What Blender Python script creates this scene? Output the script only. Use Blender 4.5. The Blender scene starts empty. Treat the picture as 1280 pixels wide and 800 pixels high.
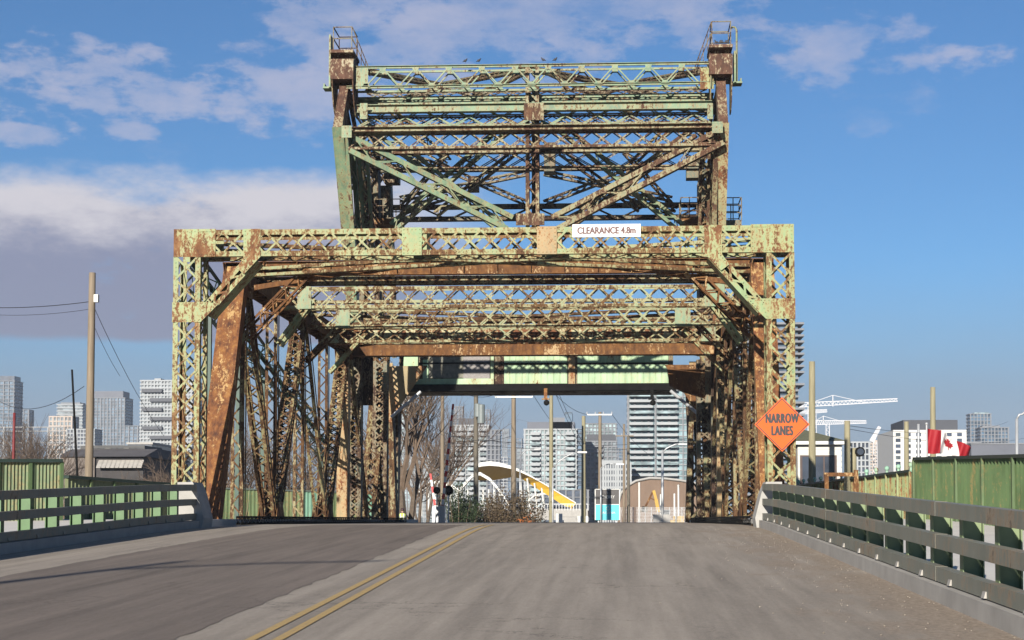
import bpy, math, random
from mathutils import Vector, Matrix
random.seed(7)
R = math.radians
sc = bpy.context.scene
col = sc.collection

# ------------------------------------------------------------------ camera
F = 2000.0
YAW, PITCH, SHX, SHY = R(2.7), R(2.6), -0.032, 0.1243
CAMZ = 0.14
cd = bpy.data.cameras.new('camera'); cam = bpy.data.objects.new('camera', cd); col.objects.link(cam)
cd.sensor_width = 36; cd.lens = F / 1280 * 36; cd.shift_x = SHX; cd.shift_y = SHY
cd.clip_start = 0.1; cd.clip_end = 9000
cam.location = (0, 0, CAMZ); cam.rotation_euler = (R(90) + PITCH, 0, YAW)
sc.camera = cam
CM = cam.rotation_euler.to_matrix()

def at(px, py, Y):
    """point of the plane y=Y seen at pixel (px,py) of the 1280x800 photo"""
    d = CM @ Vector(((px - 640) / F + SHX * 1280 / F, (400 - py) / F + SHY * 1280 / F, -1))
    k = Y / d.y
    return Vector((d.x * k, Y, CAMZ + d.z * k))
def X_(px, Y, py=600): return at(px, py, Y).x
def Z_(py, Y, px=640): return at(px, py, Y).z

# ------------------------------------------------------------------ light
SUN_AZ, SUN_EL = R(13), R(17.5)          # behind the camera, to the left
sunv = Vector((-math.sin(SUN_AZ) * math.cos(SUN_EL), -math.cos(SUN_AZ) * math.cos(SUN_EL), math.sin(SUN_EL)))
sl = bpy.data.lights.new('sun', 'SUN'); sl.energy = 5.0; sl.angle = R(0.5); sl.color = (1.0, 0.935, 0.83)
so = bpy.data.objects.new('sun', sl); col.objects.link(so)
so.rotation_euler = sunv.to_track_quat('Z', 'Y').to_euler()
sc.view_settings.view_transform = 'Standard'; sc.view_settings.look = 'None'
sc.view_settings.gamma = 1; sc.view_settings.exposure = 0.86
sc.view_settings.use_curve_mapping = False
sc.cycles.max_bounces = 6; sc.cycles.volume_bounces = 0; sc.cycles.use_denoising = True

W = bpy.data.worlds.new('World'); sc.world = W; W.use_nodes = True
nt = W.node_tree; N = nt.nodes; L = nt.links
N.clear()
wo = N.new('ShaderNodeOutputWorld'); bg = N.new('ShaderNodeBackground'); L.new(bg.outputs[0], wo.inputs[0])
bg.inputs[1].default_value = 0.051
sky = N.new('ShaderNodeTexSky'); sky.sky_type = 'NISHITA'; sky.sun_disc = False
sky.sun_elevation = SUN_EL; sky.sun_rotation = math.pi + SUN_AZ
sky.air_density = 1.0; sky.dust_density = 0.2; sky.ozone_density = 4.0
tc = N.new('ShaderNodeTexCoord'); sep = N.new('ShaderNodeSeparateXYZ'); L.new(tc.outputs['Generated'], sep.inputs[0])
def wm(op, a, b=None, c=None, clamp=False):
    n = N.new('ShaderNodeMath'); n.operation = op; n.use_clamp = clamp
    for i, v in enumerate((a, b, c)):
        if v is None: continue
        if isinstance(v, (int, float)): n.inputs[i].default_value = v
        else: L.new(v, n.inputs[i])
    return n.outputs[0]
def wss(v, a, b):
    n = N.new('ShaderNodeMapRange'); n.interpolation_type = 'SMOOTHSTEP'
    L.new(v, n.inputs[0]); n.inputs[1].default_value = a; n.inputs[2].default_value = b
    return n.outputs[0]
def wnoise(sx, sz, scale, detail=6, rough=.55, off=0):
    mp = N.new('ShaderNodeMapping'); mp.inputs['Scale'].default_value = (sx, sx, sz); mp.inputs['Location'].default_value = (off, off * .7, off * .3)
    L.new(tc.outputs['Generated'], mp.inputs[0])
    n = N.new('ShaderNodeTexNoise'); n.inputs['Scale'].default_value = scale; n.inputs['Detail'].default_value = detail
    n.inputs['Roughness'].default_value = rough; L.new(mp.outputs[0], n.inputs[0])
    return n.outputs[0]
ax, el = sep.outputs[0], sep.outputs[2]
n1 = wnoise(1, 2.2, 11, 10, .62, 3.1)
n2 = wnoise(1, 2.4, 15, 10, .66, 8.4)
n3 = wnoise(1, 2.2, 30, 8, .6, 1.4)
# bank of cloud low on the left
ew = wm('ADD', el, wm('MULTIPLY', wm('SUBTRACT', n1, .5), .055))
ew = wm('ADD', ew, wm('MULTIPLY', ax, -0.08))
bank = wm('MULTIPLY', wss(ew, .235, .215), wss(wm('ADD', el, wm('MULTIPLY', wm('SUBTRACT', n3, .5), .006)), .1055, .111))
axe = wm('ADD', ax, wm('MULTIPLY', wm('SUBTRACT', n1, .5), .10))
bank = wm('MULTIPLY', bank, wss(axe, -.055, -.16))
bankcov = wm('MULTIPLY', bank, wss(n2, .15, .42))
# thin wisps, upper sky
def blob(cx, cz, rx, rz):
    nn = math.sqrt(1 + cx*cx + cz*cz); cx, cz = cx/nn, cz/nn
    a = wm('DIVIDE', wm('SUBTRACT', ax, cx), rx); b = wm('DIVIDE', wm('SUBTRACT', el, cz), rz)
    r = wm('ADD', wm('MULTIPLY', a, a), wm('MULTIPLY', b, b))
    r = wm('ADD', r, wm('MULTIPLY', wm('SUBTRACT', n3, .5), 2.4)); r = wm('ADD', r, wm('MULTIPLY', wm('SUBTRACT', n1, .5), 1.8))
    return wss(r, 1.0, 0.0)
wis = blob(-.33, .278, .10, .035)
for (cx, cz, rx, rz, k) in ((-.22, .272, .12, .04, 1), (-.19, .252, .06, .022, .8), (-.15, .305, .12, .05, .95), (-.05, .322, .12, .05, .9), (.045, .318, .08, .045, .95),
                            (.14, .295, .08, .035, .85), (.215, .287, .035, .018, .9), (.16, .262, .06, .028, .65), (-.31, .250, .024, .008, .95), (-.385, .247, .035, .010, .9), (-.285, .232, .03, .015, .6), (.18, .108, .03, .006, .5)):
    wis = wm('MAXIMUM', wis, wm('MULTIPLY', blob(cx, cz, rx, rz), k))
wcov = wm('MULTIPLY', wss(wm('ADD', wm('MULTIPLY', n2, .60), wm('MULTIPLY', wis, .45)), .50, .86), .70)
lowm = wss(el, .15, .21)
bankcol = N.new('ShaderNodeMix'); bankcol.data_type = 'RGBA'
L.new(wss(wm('ADD', el, wm('MULTIPLY', wm('SUBTRACT', n2, .5), .09)), .150, .195), bankcol.inputs[0])
bankcol.inputs[6].default_value = (2.7, 3.0, 4.4, 1); bankcol.inputs[7].default_value = (7.0, 6.8, 7.4, 1)
m1 = N.new('ShaderNodeMix'); m1.data_type = 'RGBA'; L.new(wm('MULTIPLY', wcov, 1), m1.inputs[0])
tint = N.new('ShaderNodeMix'); tint.data_type = 'RGBA'; tint.blend_type = 'MULTIPLY'; tint.inputs[0].default_value = 1
L.new(sky.outputs[0], tint.inputs[6]); tint.inputs[7].default_value = (.62, .90, 1.12, 1)
L.new(tint.outputs[2], m1.inputs[6]); m1.inputs[7].default_value = (5.6, 5.6, 7.0, 1)
m2 = N.new('ShaderNodeMix'); m2.data_type = 'RGBA'; L.new(bankcov, m2.inputs[0]); L.new(m1.outputs[2], m2.inputs[6]); L.new(bankcol.outputs[2], m2.inputs[7])
# soft violet murk just above the horizon
m3 = N.new('ShaderNodeMix'); m3.data_type = 'RGBA'; L.new(wm('MULTIPLY', wss(wm('ADD', el, wm('MULTIPLY', wm('SUBTRACT', n1, .5), .02)), .17, .045), .8), m3.inputs[0])
L.new(m2.outputs[2], m3.inputs[6]); m3.inputs[7].default_value = (2.5, 2.9, 3.9, 1)
L.new(m3.outputs[2], bg.inputs[0])

# ------------------------------------------------------------------ helpers
def lnk(o): col.objects.link(o); return o
def thing(name, label, cat, loc=(0, 0, 0), group=None, kind=None):
    o = lnk(bpy.data.objects.new(name, None)); o.location = loc; o.empty_display_size = .3
    o['label'] = label; o['category'] = cat
    if group: o['group'] = group
    if kind: o['kind'] = kind
    return o
def root_loc(p):
    v = Vector((0, 0, 0))
    while p is not None: v = v + Vector(p.location); p = p.parent
    return v
def tagged(o, label, cat, group=None, kind=None):
    o['label'] = label; o['category'] = cat
    if group: o['group'] = group
    if kind: o['kind'] = kind
    return o
def structure(o): o['kind'] = 'structure'; return o
def V(*a): return Vector(a)

class MB:
    def __init__(s): s.v = []; s.f = []; s.m = []; s.cur = 0
    def add(s, vs, fs):
        b = len(s.v); s.v += [tuple(v) for v in vs]
        for f in fs: s.f.append(tuple(b + i for i in f)); s.m.append(s.cur)
    def box(s, a, b):
        x0, x1 = sorted((a[0], b[0])); y0, y1 = sorted((a[1], b[1])); z0, z1 = sorted((a[2], b[2]))
        s.add([(x0,y0,z0),(x1,y0,z0),(x1,y1,z0),(x0,y1,z0),(x0,y0,z1),(x1,y0,z1),(x1,y1,z1),(x0,y1,z1)],
              [(0,3,2,1),(4,5,6,7),(0,1,5,4),(1,2,6,5),(2,3,7,6),(3,0,4,7)])
    def bar(s, p0, p1, w, t, n=(0, -1, 0)):
        p0, p1 = Vector(p0), Vector(p1); a = p1 - p0
        if a.length < 1e-6: return
        a.normalize(); n = Vector(n); n = n - a * n.dot(a)
        if n.length < 1e-4: n = a.orthogonal()
        n.normalize(); q = a.cross(n) * (w / 2); n = n * (t / 2)
        vs = [p + i * q + j * n for p in (p0, p1) for i, j in ((-1,-1),(1,-1),(1,1),(-1,1))]
        s.add(vs, [(0,1,2,3),(7,6,5,4),(0,4,5,1),(1,5,6,2),(2,6,7,3),(3,7,4,0)])
    def tube(s, pts, r, seg=8, caps=True):
        pts = [Vector(p) for p in pts]; n = len(pts); rs = r if isinstance(r, (list, tuple)) else [r] * n
        b = len(s.v); ref = None
        for i, p in enumerate(pts):
            a = (pts[min(i+1, n-1)] - pts[max(i-1, 0)])
            if a.length < 1e-9: a = V(0, 0, 1)
            a.normalize()
            u = a.orthogonal() if ref is None else ref - a * ref.dot(a)
            if u.length < 1e-5: u = a.orthogonal()
            u.normalize(); ref = u; w = a.cross(u)
            for k in range(seg):
                t = 2 * math.pi * k / seg; s.v.append(tuple(p + (u * math.cos(t) + w * math.sin(t)) * rs[i]))
        for i in range(n - 1):
            for k in range(seg):
                k2 = (k + 1) % seg; s.f.append((b+i*seg+k, b+i*seg+k2, b+(i+1)*seg+k2, b+(i+1)*seg+k)); s.m.append(s.cur)
        if caps:
            s.f.append(tuple(b + k for k in range(seg))[::-1]); s.m.append(s.cur)
            s.f.append(tuple(b + (n-1)*seg + k for k in range(seg))); s.m.append(s.cur)
    def prism(s, poly, d):
        """polygon (3D points) extruded along vector d"""
        poly = [Vector(p) for p in poly]; n = len(poly); d = Vector(d)
        s.add(poly + [p + d for p in poly], [tuple(range(n))[::-1], tuple(range(n, 2*n))] + [(i, (i+1)%n, n+(i+1)%n, n+i) for i in range(n)])
    def ball(s, c, r, seg=8, rings=5):
        c = Vector(c); r = r if isinstance(r, (tuple, list, Vector)) else (r, r, r)
        vs = [c + V(0, 0, r[2])]
        for i in range(1, rings):
            t = math.pi * i / rings
            for k in range(seg):
                a = 2*math.pi*k/seg; vs.append(c + V(r[0]*math.sin(t)*math.cos(a), r[1]*math.sin(t)*math.sin(a), r[2]*math.cos(t)))
        vs.append(c - V(0, 0, r[2])); fs = []
        for k in range(seg): fs.append((0, 1+k, 1+(k+1)%seg))
        for i in range(rings - 2):
            for k in range(seg):
                a, b2 = 1+i*seg+k, 1+i*seg+(k+1)%seg; fs.append((a, a+seg, b2+seg, b2))
        e = len(vs) - 1; q = 1 + (rings-2)*seg
        for k in range(seg): fs.append((e, q+(k+1)%seg, q+k))
        s.add(vs, fs)
    def rivet(s, p, n, r=.022, h=.018):
        p = Vector(p); n = Vector(n).normalized(); u = n.orthogonal().normalized(); w = n.cross(u)
        vs = [p + (u*math.cos(k*math.pi/3) + w*math.sin(k*math.pi/3))*r for k in range(6)]
        vs += [p + n*h + (u*math.cos(k*math.pi/3) + w*math.sin(k*math.pi/3))*r*.55 for k in range(6)]
        s.add(vs, [(6,7,8,9,10,11)] + [(k, (k+1)%6, 6+(k+1)%6, 6+k) for k in range(6)])
    def build(s, name, mat, parent=None, label=None, smooth=False):
        o0 = root_loc(parent)
        me = bpy.data.meshes.new(name); me.from_pydata([tuple(Vector(v) - o0) for v in s.v], [], s.f)
        mats = mat if isinstance(mat, (list, tuple)) else [mat]
        for m in mats: me.materials.append(m)
        if len(mats) > 1: me.polygons.foreach_set('material_index', s.m)
        if smooth: me.polygons.foreach_set('use_smooth', [True] * len(me.polygons))
        me.update()
        o = lnk(bpy.data.objects.new(name, me)); o.parent = parent
        if label: o['label'] = label
        return o

def laced(mb, p0, p1, n, w, d, pitch, bar=.07, fl=.12, kind='X', side='open', both=True, riv=0, t=.02):
    """built-up member: four corner angles, lacing bars on the two faces whose normal is n"""
    p0, p1 = Vector(p0), Vector(p1); a = (p1 - p0); Ln = a.length; a.normalize()
    n = Vector(n); n = (n - a * n.dot(a)).normalized(); q = a.cross(n)
    for i in (-1, 1):
        for j in ((1, -1) if both else (1,)):
            o = q * i * (w/2 - fl/2 - .003) + n * j * d/2
            mb.bar(p0 + o, p1 + o, fl, t, n)
        if side == 'plate' or d < 2*fl:
            o = q * i * (w/2 - t/2); mb.bar(p0 + o, p1 + o, d - .004, t, q)
        else:
            for j in (-1, 1):
                o = q * i * (w/2 - t/2) + n * j * (d/2 - fl/2 - .002); mb.bar(p0 + o, p1 + o, fl, t, q)
            if side == 'lace':
                k = max(1, round(Ln / pitch))
                for c in range(k):
                    sg = 1 if c % 2 else -1
                    A = p0 + a*(Ln*c/k) + q*i*(w/2+.006) + n*sg*(d/2-fl/2); B = p0 + a*(Ln*(c+1)/k) + q*i*(w/2+.006) - n*sg*(d/2-fl/2)
                    mb.bar(A, B, bar, .012, q)
    k = max(1, round(Ln / pitch)); h = w/2 - fl/2
    for j in ((1, -1) if both else (1,)):
        for c in range(k):
            t0, t1 = Ln*c/k, Ln*(c+1)/k; nn = n*j*(d/2 + t/2 + .007)
            if kind == 'X':
                mb.bar(p0+a*t0+q*h+nn, p0+a*t1-q*h+nn, bar, .012, n)
                nn = n*j*(d/2 + t/2 + .021)
                mb.bar(p0+a*t0-q*h+nn, p0+a*t1+q*h+nn, bar, .012, n)
            else:
                sg = 1 if c % 2 else -1
                mb.bar(p0+a*t0+q*h*sg+nn, p0+a*t1-q*h*sg+nn, bar, .012, n)
    if riv:
        m = int(Ln / riv)
        for c in range(m):
            for i in (-1, 1): mb.rivet(p0 + a*(c+.5)*riv + q*i*h + n*(d/2 + t/2), n, .02, .016)

def edge_rivets(mb, poly, y, sp=.11, inset=.05, r=.019):
    c = V(sum(p[0] for p in poly)/len(poly), y, sum(p[-1] for p in poly)/len(poly)); P = [V(p[0], y, p[-1]) for p in poly]
    for i in range(len(P)):
        a, b_ = P[i], P[(i+1) % len(P)]; d = b_-a; n = int(d.length/sp)
        q = V(-d.z, 0, d.x).normalized()
        if (c-a).dot(q) < 0: q = -q
        for k in range(n): mb.rivet(a + d*((k+.5)/n) + q*inset, (0, -1, 0), r, .016)

# ------------------------------------------------------------------ materials
ALB = .72
def sca(c): return tuple(x*ALB for x in c)
def newmat(name):
    m = bpy.data.materials.new(name); m.use_nodes = True; nt = m.node_tree
    return m, nt, nt.nodes, nt.links, nt.nodes['Principled BSDF']
def tn(nt, scale, detail=4, rough=.6, sc_=None, coord='Object', off=0):
    tc = nt.nodes.new('ShaderNodeTexCoord'); mp = nt.nodes.new('ShaderNodeMapping')
    mp.inputs['Location'].default_value = (off, off*1.3, off*.6)
    if sc_: mp.inputs['Scale'].default_value = sc_
    nt.links.new(tc.outputs[coord], mp.inputs[0])
    n = nt.nodes.new('ShaderNodeTexNoise'); n.inputs['Scale'].default_value = scale; n.inputs['Detail'].default_value = detail
    n.inputs['Roughness'].default_value = rough; nt.links.new(mp.outputs[0], n.inputs[0]); return n
def ramp(nt, src, stops, interp='LINEAR'):
    r = nt.nodes.new('ShaderNodeValToRGB'); r.color_ramp.interpolation = interp
    e = r.color_ramp.elements
    while len(e) < len(stops): e.new(.5)
    for i, (p, c) in enumerate(stops):
        e[i].position = p; e[i].color = (c[0], c[1], c[2], 1) if isinstance(c, tuple) else (c, c, c, 1)
    nt.links.new(src, r.inputs[0]); return r
def mixc(nt, fac, a, b, mode='MIX'):
    m = nt.nodes.new('ShaderNodeMix'); m.data_type = 'RGBA'; m.blend_type = mode
    for i, v in ((0, fac), (6, a), (7, b)):
        if isinstance(v, (int, float)): m.inputs[i].default_value = v
        elif isinstance(v, tuple): m.inputs[i].default_value = (*v, 1)
        else: nt.links.new(v, m.inputs[i])
    return m.outputs[2]
def bump(nt, b, h, s, d=.02):
    n = nt.nodes.new('ShaderNodeBump'); n.inputs['Strength'].default_value = s; n.inputs['Distance'].default_value = d
    nt.links.new(h, n.inputs['Height']); nt.links.new(n.outputs[0], b.inputs['Normal'])

def painted(name, paint, amount, rust=(.19, .075, .032), rust2=(.075, .032, .02), scale=1.6, streak=.45, off=0, paint2=None, orange=(.36, .17, .06)):
    """flaking paint over rust; amount = share of rust"""
    paint, rust, rust2, orange = sca(paint), sca(rust), sca(rust2), sca(orange); paint2 = sca(paint2) if paint2 else None
    m, nt, N, L, b = newmat(name)
    patch = tn(nt, .55, 3, .5, (1, 1, .8), off=off + 7); drip = tn(nt, 7, 4, .6, (1, 1, .13), off=off + 3)
    big0 = tn(nt, scale, 6, .68, (1, 1, streak), off=off); fine = tn(nt, 13, 7, .75, (1, 1, .6), off=off + 4)
    def mm(op, a_, b_):
        n_ = N.new('ShaderNodeMath'); n_.operation = op
        for k_, v_ in ((0, a_), (1, b_)):
            if isinstance(v_, float): n_.inputs[k_].default_value = v_
            else: L.new(v_, n_.inputs[k_])
        return n_.outputs[0]
    bigv = mm('ADD', mm('ADD', mm('MULTIPLY', big0.outputs[0], .42), mm('MULTIPLY', patch.outputs[0], .36)), mm('MULTIPLY', drip.outputs[0], .22))
    add = N.new('ShaderNodeMath'); add.operation = 'ADD'
    mul = N.new('ShaderNodeMath'); mul.operation = 'MULTIPLY'; mul.inputs[1].default_value = .55
    L.new(fine.outputs[0], mul.inputs[0]); L.new(bigv, add.inputs[0]); L.new(mul.outputs[0], add.inputs[1])
    t = .775 + (amount - .5) * .32
    msk = ramp(nt, add.outputs[0], [(max(0, t - .03), 1.0), (min(1, t + .022), 0.0)])
    rc = ramp(nt, tn(nt, 5, 5, .65, (1, 1, .5), off=off + 9).outputs[0], [(.32, rust2), (.52, rust), (.72, orange)])
    p2 = paint2 or tuple(c * .72 for c in paint)
    pc = ramp(nt, tn(nt, 2.3, 5, .6, (1, 1, .35), off=off + 2).outputs[0], [(.35, p2), (.62, paint)])
    # thin rust wash over the paint
    wash = ramp(nt, add.outputs[0], [(max(0, t - .02), .75), (min(1, t + .12), 0.0)])
    pw = mixc(nt, wash.outputs[0], pc.outputs[0], tuple(min(1, .5 * (a + o)) for a, o in zip(paint, (.42, .2, .07))))
    L.new(mixc(nt, msk.outputs[0], pw, rc.outputs[0]), b.inputs['Base Color'])
    rr = ramp(nt, msk.outputs[0], [(0, .55), (1, .9)]); L.new(rr.outputs[0], b.inputs['Roughness'])
    b.inputs['Specular IOR Level'].default_value = .3
    bump(nt, b, add.outputs[0], .35, .03)
    return m
def plain(name, c, rough=.6, var=.15, scale=3, metal=0, spec=.4, sc_=None, bmp=0):
    c = sca(c)
    m, nt, N, L, b = newmat(name)
    n = tn(nt, scale, 5, .6, sc_)
    r = ramp(nt, n.outputs[0], [(.3, tuple(x*(1-var) for x in c)), (.7, tuple(min(1, x*(1+var)) for x in c))])
    L.new(r.outputs[0], b.inputs['Base Color']); b.inputs['Roughness'].default_value = rough
    b.inputs['Metallic'].default_value = metal; b.inputs['Specular IOR Level'].default_value = spec
    if bmp: bump(nt, b, n.outputs[0], bmp, .01)
    return m

M_portal = painted('portal_paint', (.24, .37, .18), .45, off=1.7, rust=(.20, .09, .04), rust2=(.11, .05, .026), scale=2.2, streak=.3, paint2=(.22, .28, .13), orange=(.30,.17,.08))
M_portal_lace = painted('portal_lacing_paint', (.26, .355, .175), .47, off=3, rust=(.15, .076, .032), rust2=(.11,.055,.03), scale=6, orange=(.33,.19,.09))
M_rust = painted('rusted_plate', (.42, .31, .15), .78, off=5, rust=(.155, .068, .024), rust2=(.08, .036, .017), scale=3, orange=(.26,.125,.04))
M_endpost = painted('rusted_end_post', (.46, .32, .13), .72, off=7, rust=(.20, .08, .03), rust2=(.075, .032, .02), streak=.3, scale=2.4, orange=(.33,.16,.05))
M_mix = painted('half_rusted_steel', (.27, .34, .19), .50, off=9, rust=(.115, .058, .024), rust2=(.06,.03,.015), scale=5, orange=(.20,.11,.045))
M_mixd = painted('rusted_lacing', (.21, .245, .135), .60, off=12, rust=(.09, .043, .019), rust2=(.045,.024,.013), scale=4, orange=(.18,.095,.038))
M_tower = painted('tower_green_paint', (.205, .31, .185), .30, off=14, scale=5, rust=(.10,.05,.03), orange=(.17,.09,.05), paint2=(.13,.20,.13))
M_towerb = painted('tower_worn_paint', (.24, .28, .17), .54, off=16, rust=(.10, .05, .03), rust2=(.05,.027,.018), scale=5, orange=(.18,.09,.05))
M_cap = painted('weathered_cap_steel', (.34, .36, .25), .60, off=61, rust=(.12, .06, .04), rust2=(.07, .038, .027), scale=6, orange=(.17,.09,.06))
M_towerd = painted('tower_dark_shaded_steel', (.10, .14, .10), .5, off=18, rust=(.05, .027, .018), rust2=(.03,.018,.013), orange=(.10,.05,.03))  # tower paint darkened to stand in for shade on the rear members
M_cw = painted('counterweight_paint', (.44, .62, .38), .06, off=20)
M_black = plain('black_steel', (.012, .012, .012), .9, .3, spec=.1)
M_darkgreen = plain('dark_green_paint', (.012, .055, .036), .5, .3)
M_rivet = plain('rivet_rust', (.05, .022, .015), .8, .3)
M_yell = painted('ochre_plate', (.36, .28, .14), .38, off=22, rust=(.25, .10, .04), streak=.2)
M_white = plain('white_paint', (.72, .72, .68), .5, .06)
M_signw = plain('sign_white', (.80, .78, .76), .45, .04)
M_rail = painted('grey_green_rail', (.25, .25, .205), .10, off=71, scale=3, paint2=(.21, .215, .175), rust=(.20,.17,.13), rust2=(.12,.10,.08), orange=(.22,.18,.13))
M_postg = plain('green_post_paint', (.075, .165, .055), .5, .15, 5)
M_postr = plain('olive_post_paint', (.20, .26, .13), .5, .12, 5)
M_conc = plain('concrete', (.42, .395, .36), .9, .14, 2, bmp=.3)
M_concl = plain('pale_concrete', (.42, .405, .38), .9, .12, 2, bmp=.3)
M_walk = plain('sidewalk_concrete', (.80, .75, .68), .9, .08, .8, bmp=.2)
M_wood = plain('weathered_wood', (.24, .19, .135), .85, .25, 4, sc_=(4, 4, .25), bmp=.5)
M_wooddk = plain('creosoted_wood', (.15, .13, .10), .85, .25, 4, sc_=(4, 4, .25), bmp=.5)
M_woodg = plain('greyed_pole', (.30, .27, .17), .85, .2, 4, sc_=(4, 4, .25), bmp=.5)
M_fence = painted('green_sheet_metal', (.105, .165, .07), .02, off=73, scale=2, streak=.2, rust=(.10,.11,.06), rust2=(.07,.07,.04), orange=(.14,.13,.08))
M_fencel = plain('pale_green_sheet_metal', (.24, .27, .14), .5, .18, 1.2, sc_=(1, 1, .3))
M_fencel2 = painted('dull_green_sheet_metal', (.15, .21, .10), .2, off=75, scale=2, streak=.2, rust=(.12,.12,.07), rust2=(.09,.08,.05), orange=(.16,.13,.08))
M_fencedk = plain('fence_dark_trim', (.03, .05, .04), .5, .2)
M_mint = painted('mint_finial_paint', (.35, .60, .45), .18, off=31, scale=6)
M_oldfence = painted('old_fence_paint', (.26, .36, .18), .42, off=33, scale=5, streak=.1, rust=(.24, .11, .05))
M_orange = plain('sign_orange', (.74, .115, .010), .5, .03, spec=.2)
M_ink = plain('sign_black', (.012, .012, .012), .5, .05)
M_signink = plain('sign_faded_ink', (.13, .06, .06), .6, .1)
M_red = plain('flag_red', (.33, .006, .014), .7, .05)
M_flagw = plain('flag_white', (.80, .76, .74), .7, .04)
M_red2 = plain('barrier_red', (.55, .03, .03), .5, .1)
M_galv = plain('galvanized_steel', (.50, .51, .52), .4, .08, metal=.3)
M_trafo = plain('transformer_grey', (.20, .23, .23), .5, .1)
M_gritc = plain('grit_stone', (.36, .31, .25), .9, .3, 9)
M_wire = plain('cable_black', (.03, .03, .035), .6, .1)
M_bird = plain('pigeon_grey', (.05, .05, .06), .7, .3, 20)
M_yellow = plain('yellow_paint', (.50, .30, .03), .5, .1)
M_cyan = plain('billboard_cyan', (.08, .62, .70), .5, .05)
M_dkgrey = plain('billboard_charcoal', (.055, .05, .05), .5, .1)
M_bark = plain('bare_bark', (.13, .10, .075), .9, .25, 6, bmp=.4)
M_twig = plain('bare_twig', (.17, .12, .085), .9, .25, 3)
M_brush = plain('dry_brush', (.20, .145, .10), .9, .35, 1.5)
M_ever = plain('evergreen_leaf', (.035, .055, .02), .7, .5, 3)
M_autumn = plain('autumn_leaf', (.12, .085, .045), .8, .4, 2)
M_earth = plain('tan_fabric', (.21, .145, .105), .85, .12, 1.5, sc_=(1, 1, .3), bmp=.2)
M_ivory = plain('ivory_clapboard', (.66, .64, .58), .7, .06)
M_roof = plain('green_brown_shingle', (.15, .15, .09), .85, .2, 6)

def asphalt(name, lo, hi, cr, dirt=True):
    lo, hi = sca(lo), sca(hi)
    m, nt, N, L, b = newmat(name)
    def mth(op, a, bb):
        n = N.new('ShaderNodeMath'); n.operation = op
        for i, v in enumerate((a, bb)):
            if isinstance(v, (int, float)): n.inputs[i].default_value = v
            else: L.new(v, n.inputs[i])
        return n.outputs[0]
    tc = N.new('ShaderNodeTexCoord'); sp = N.new('ShaderNodeSeparateXYZ'); L.new(tc.outputs['Object'], sp.inputs[0])
    agg = tn(nt, 75, 3, .8); agg2 = tn(nt, 22, 5, .8, (1, .3, 1), off=8); mid = tn(nt, 3.2, 7, .7, (1, .12, 1)); stre = tn(nt, 2.6, 5, .6, (1.5, .035, 1)); lane = tn(nt, .7, 3, .5, (1.2, .03, 1), off=6)
    md = tuple((a+c)/2 for a, c in zip(lo, hi))
    c = ramp(nt, agg.outputs[0], [(.30, tuple(x*.62 for x in lo)), (.5, md), (.70, tuple(x*1.35 for x in hi))]).outputs[0]
    c = mixc(nt, .40, c, ramp(nt, agg2.outputs[0], [(.32, tuple(x*.6 for x in lo)), (.68, tuple(x*1.3 for x in hi))]).outputs[0])
    c = mixc(nt, .40, c, ramp(nt, stre.outputs[0], [(.32, tuple(x*.6 for x in lo)), (.68, tuple(x*1.3 for x in hi))]).outputs[0])
    c = mixc(nt, .22, c, ramp(nt, lane.outputs[0], [(.35, tuple(x*.65 for x in lo)), (.65, tuple(x*1.15 for x in hi))]).outputs[0])
    c = mixc(nt, .13, c, ramp(nt, mid.outputs[0], [(.36, tuple(x*.45 for x in lo)), (.64, tuple(x*1.3 for x in hi))]).outputs[0])
    vo = N.new('ShaderNodeTexVoronoi'); vo.feature = 'DISTANCE_TO_EDGE'; vo.inputs['Scale'].default_value = .55
    wv = N.new('ShaderNodeVectorMath'); wv.operation = 'ADD'; wn = tn(nt, 2.0, 5, .7); wsx = N.new('ShaderNodeVectorMath'); wsx.operation = 'SCALE'; wsx.inputs['Scale'].default_value = 1.1
    L.new(wn.outputs['Color'], wsx.inputs[0]); L.new(tc.outputs['Object'], wv.inputs[0]); L.new(wsx.outputs[0], wv.inputs[1]); L.new(wv.outputs[0], vo.inputs['Vector'])
    crk = ramp(nt, vo.outputs['Distance'], [(.0, 1.0), (.011, 0.0)]); cm = ramp(nt, tn(nt, .28, 3, .5, off=3).outputs[0], [(.50, 0.0), (.60, cr)])
    c = mixc(nt, mth('MULTIPLY', crk.outputs[0], cm.outputs[0]), c, tuple(x*.35 for x in lo))
    if dirt:
        dn = tn(nt, .8, 7, .68, (1, .38, 1), off=11)
        dx = mth('ADD', mth('MULTIPLY', mth('SUBTRACT', sp.outputs[0], 2.0), .34), mth('MULTIPLY', mth('SUBTRACT', dn.outputs[0], .5), 2.8))
        dm = ramp(nt, dx, [(.12, 0.0), (.40, .85)])
        dc = ramp(nt, tn(nt, 16, 7, .8, (1, .6, 1)).outputs[0], [(.3, sca((.19, .14, .10))), (.55, sca((.42, .335, .255))), (.75, sca((.60, .50, .40)))])
        c = mixc(nt, dm.outputs[0], c, dc.outputs[0])
    L.new(c, b.inputs['Base Color']); b.inputs['Roughness'].default_value = .85; b.inputs['Specular IOR Level'].default_value = .3
    bump(nt, b, agg.outputs[0], .8, .012)
    return m
def road_mat(): return asphalt('asphalt', (.31, .262, .212), (.50, .425, .345), .8)
def patch_mat(): return asphalt('newer_asphalt', (.15, .121, .098), (.30, .241, .196), .5, False)
def line_mat():
    m, nt, N, L, b = newmat('worn_yellow_line')
    c = ramp(nt, tn(nt, 20, 7, .8).outputs[0], [(.36, sca((.36, .28, .17))), (.50, sca((.56, .37, .13))), (.7, sca((.66, .42, .11)))])
    L.new(c.outputs[0], b.inputs['Base Color']); b.inputs['Roughness'].default_value = .8; return m
M_road, M_patch, M_line = road_mat(), patch_mat(), line_mat()
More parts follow.
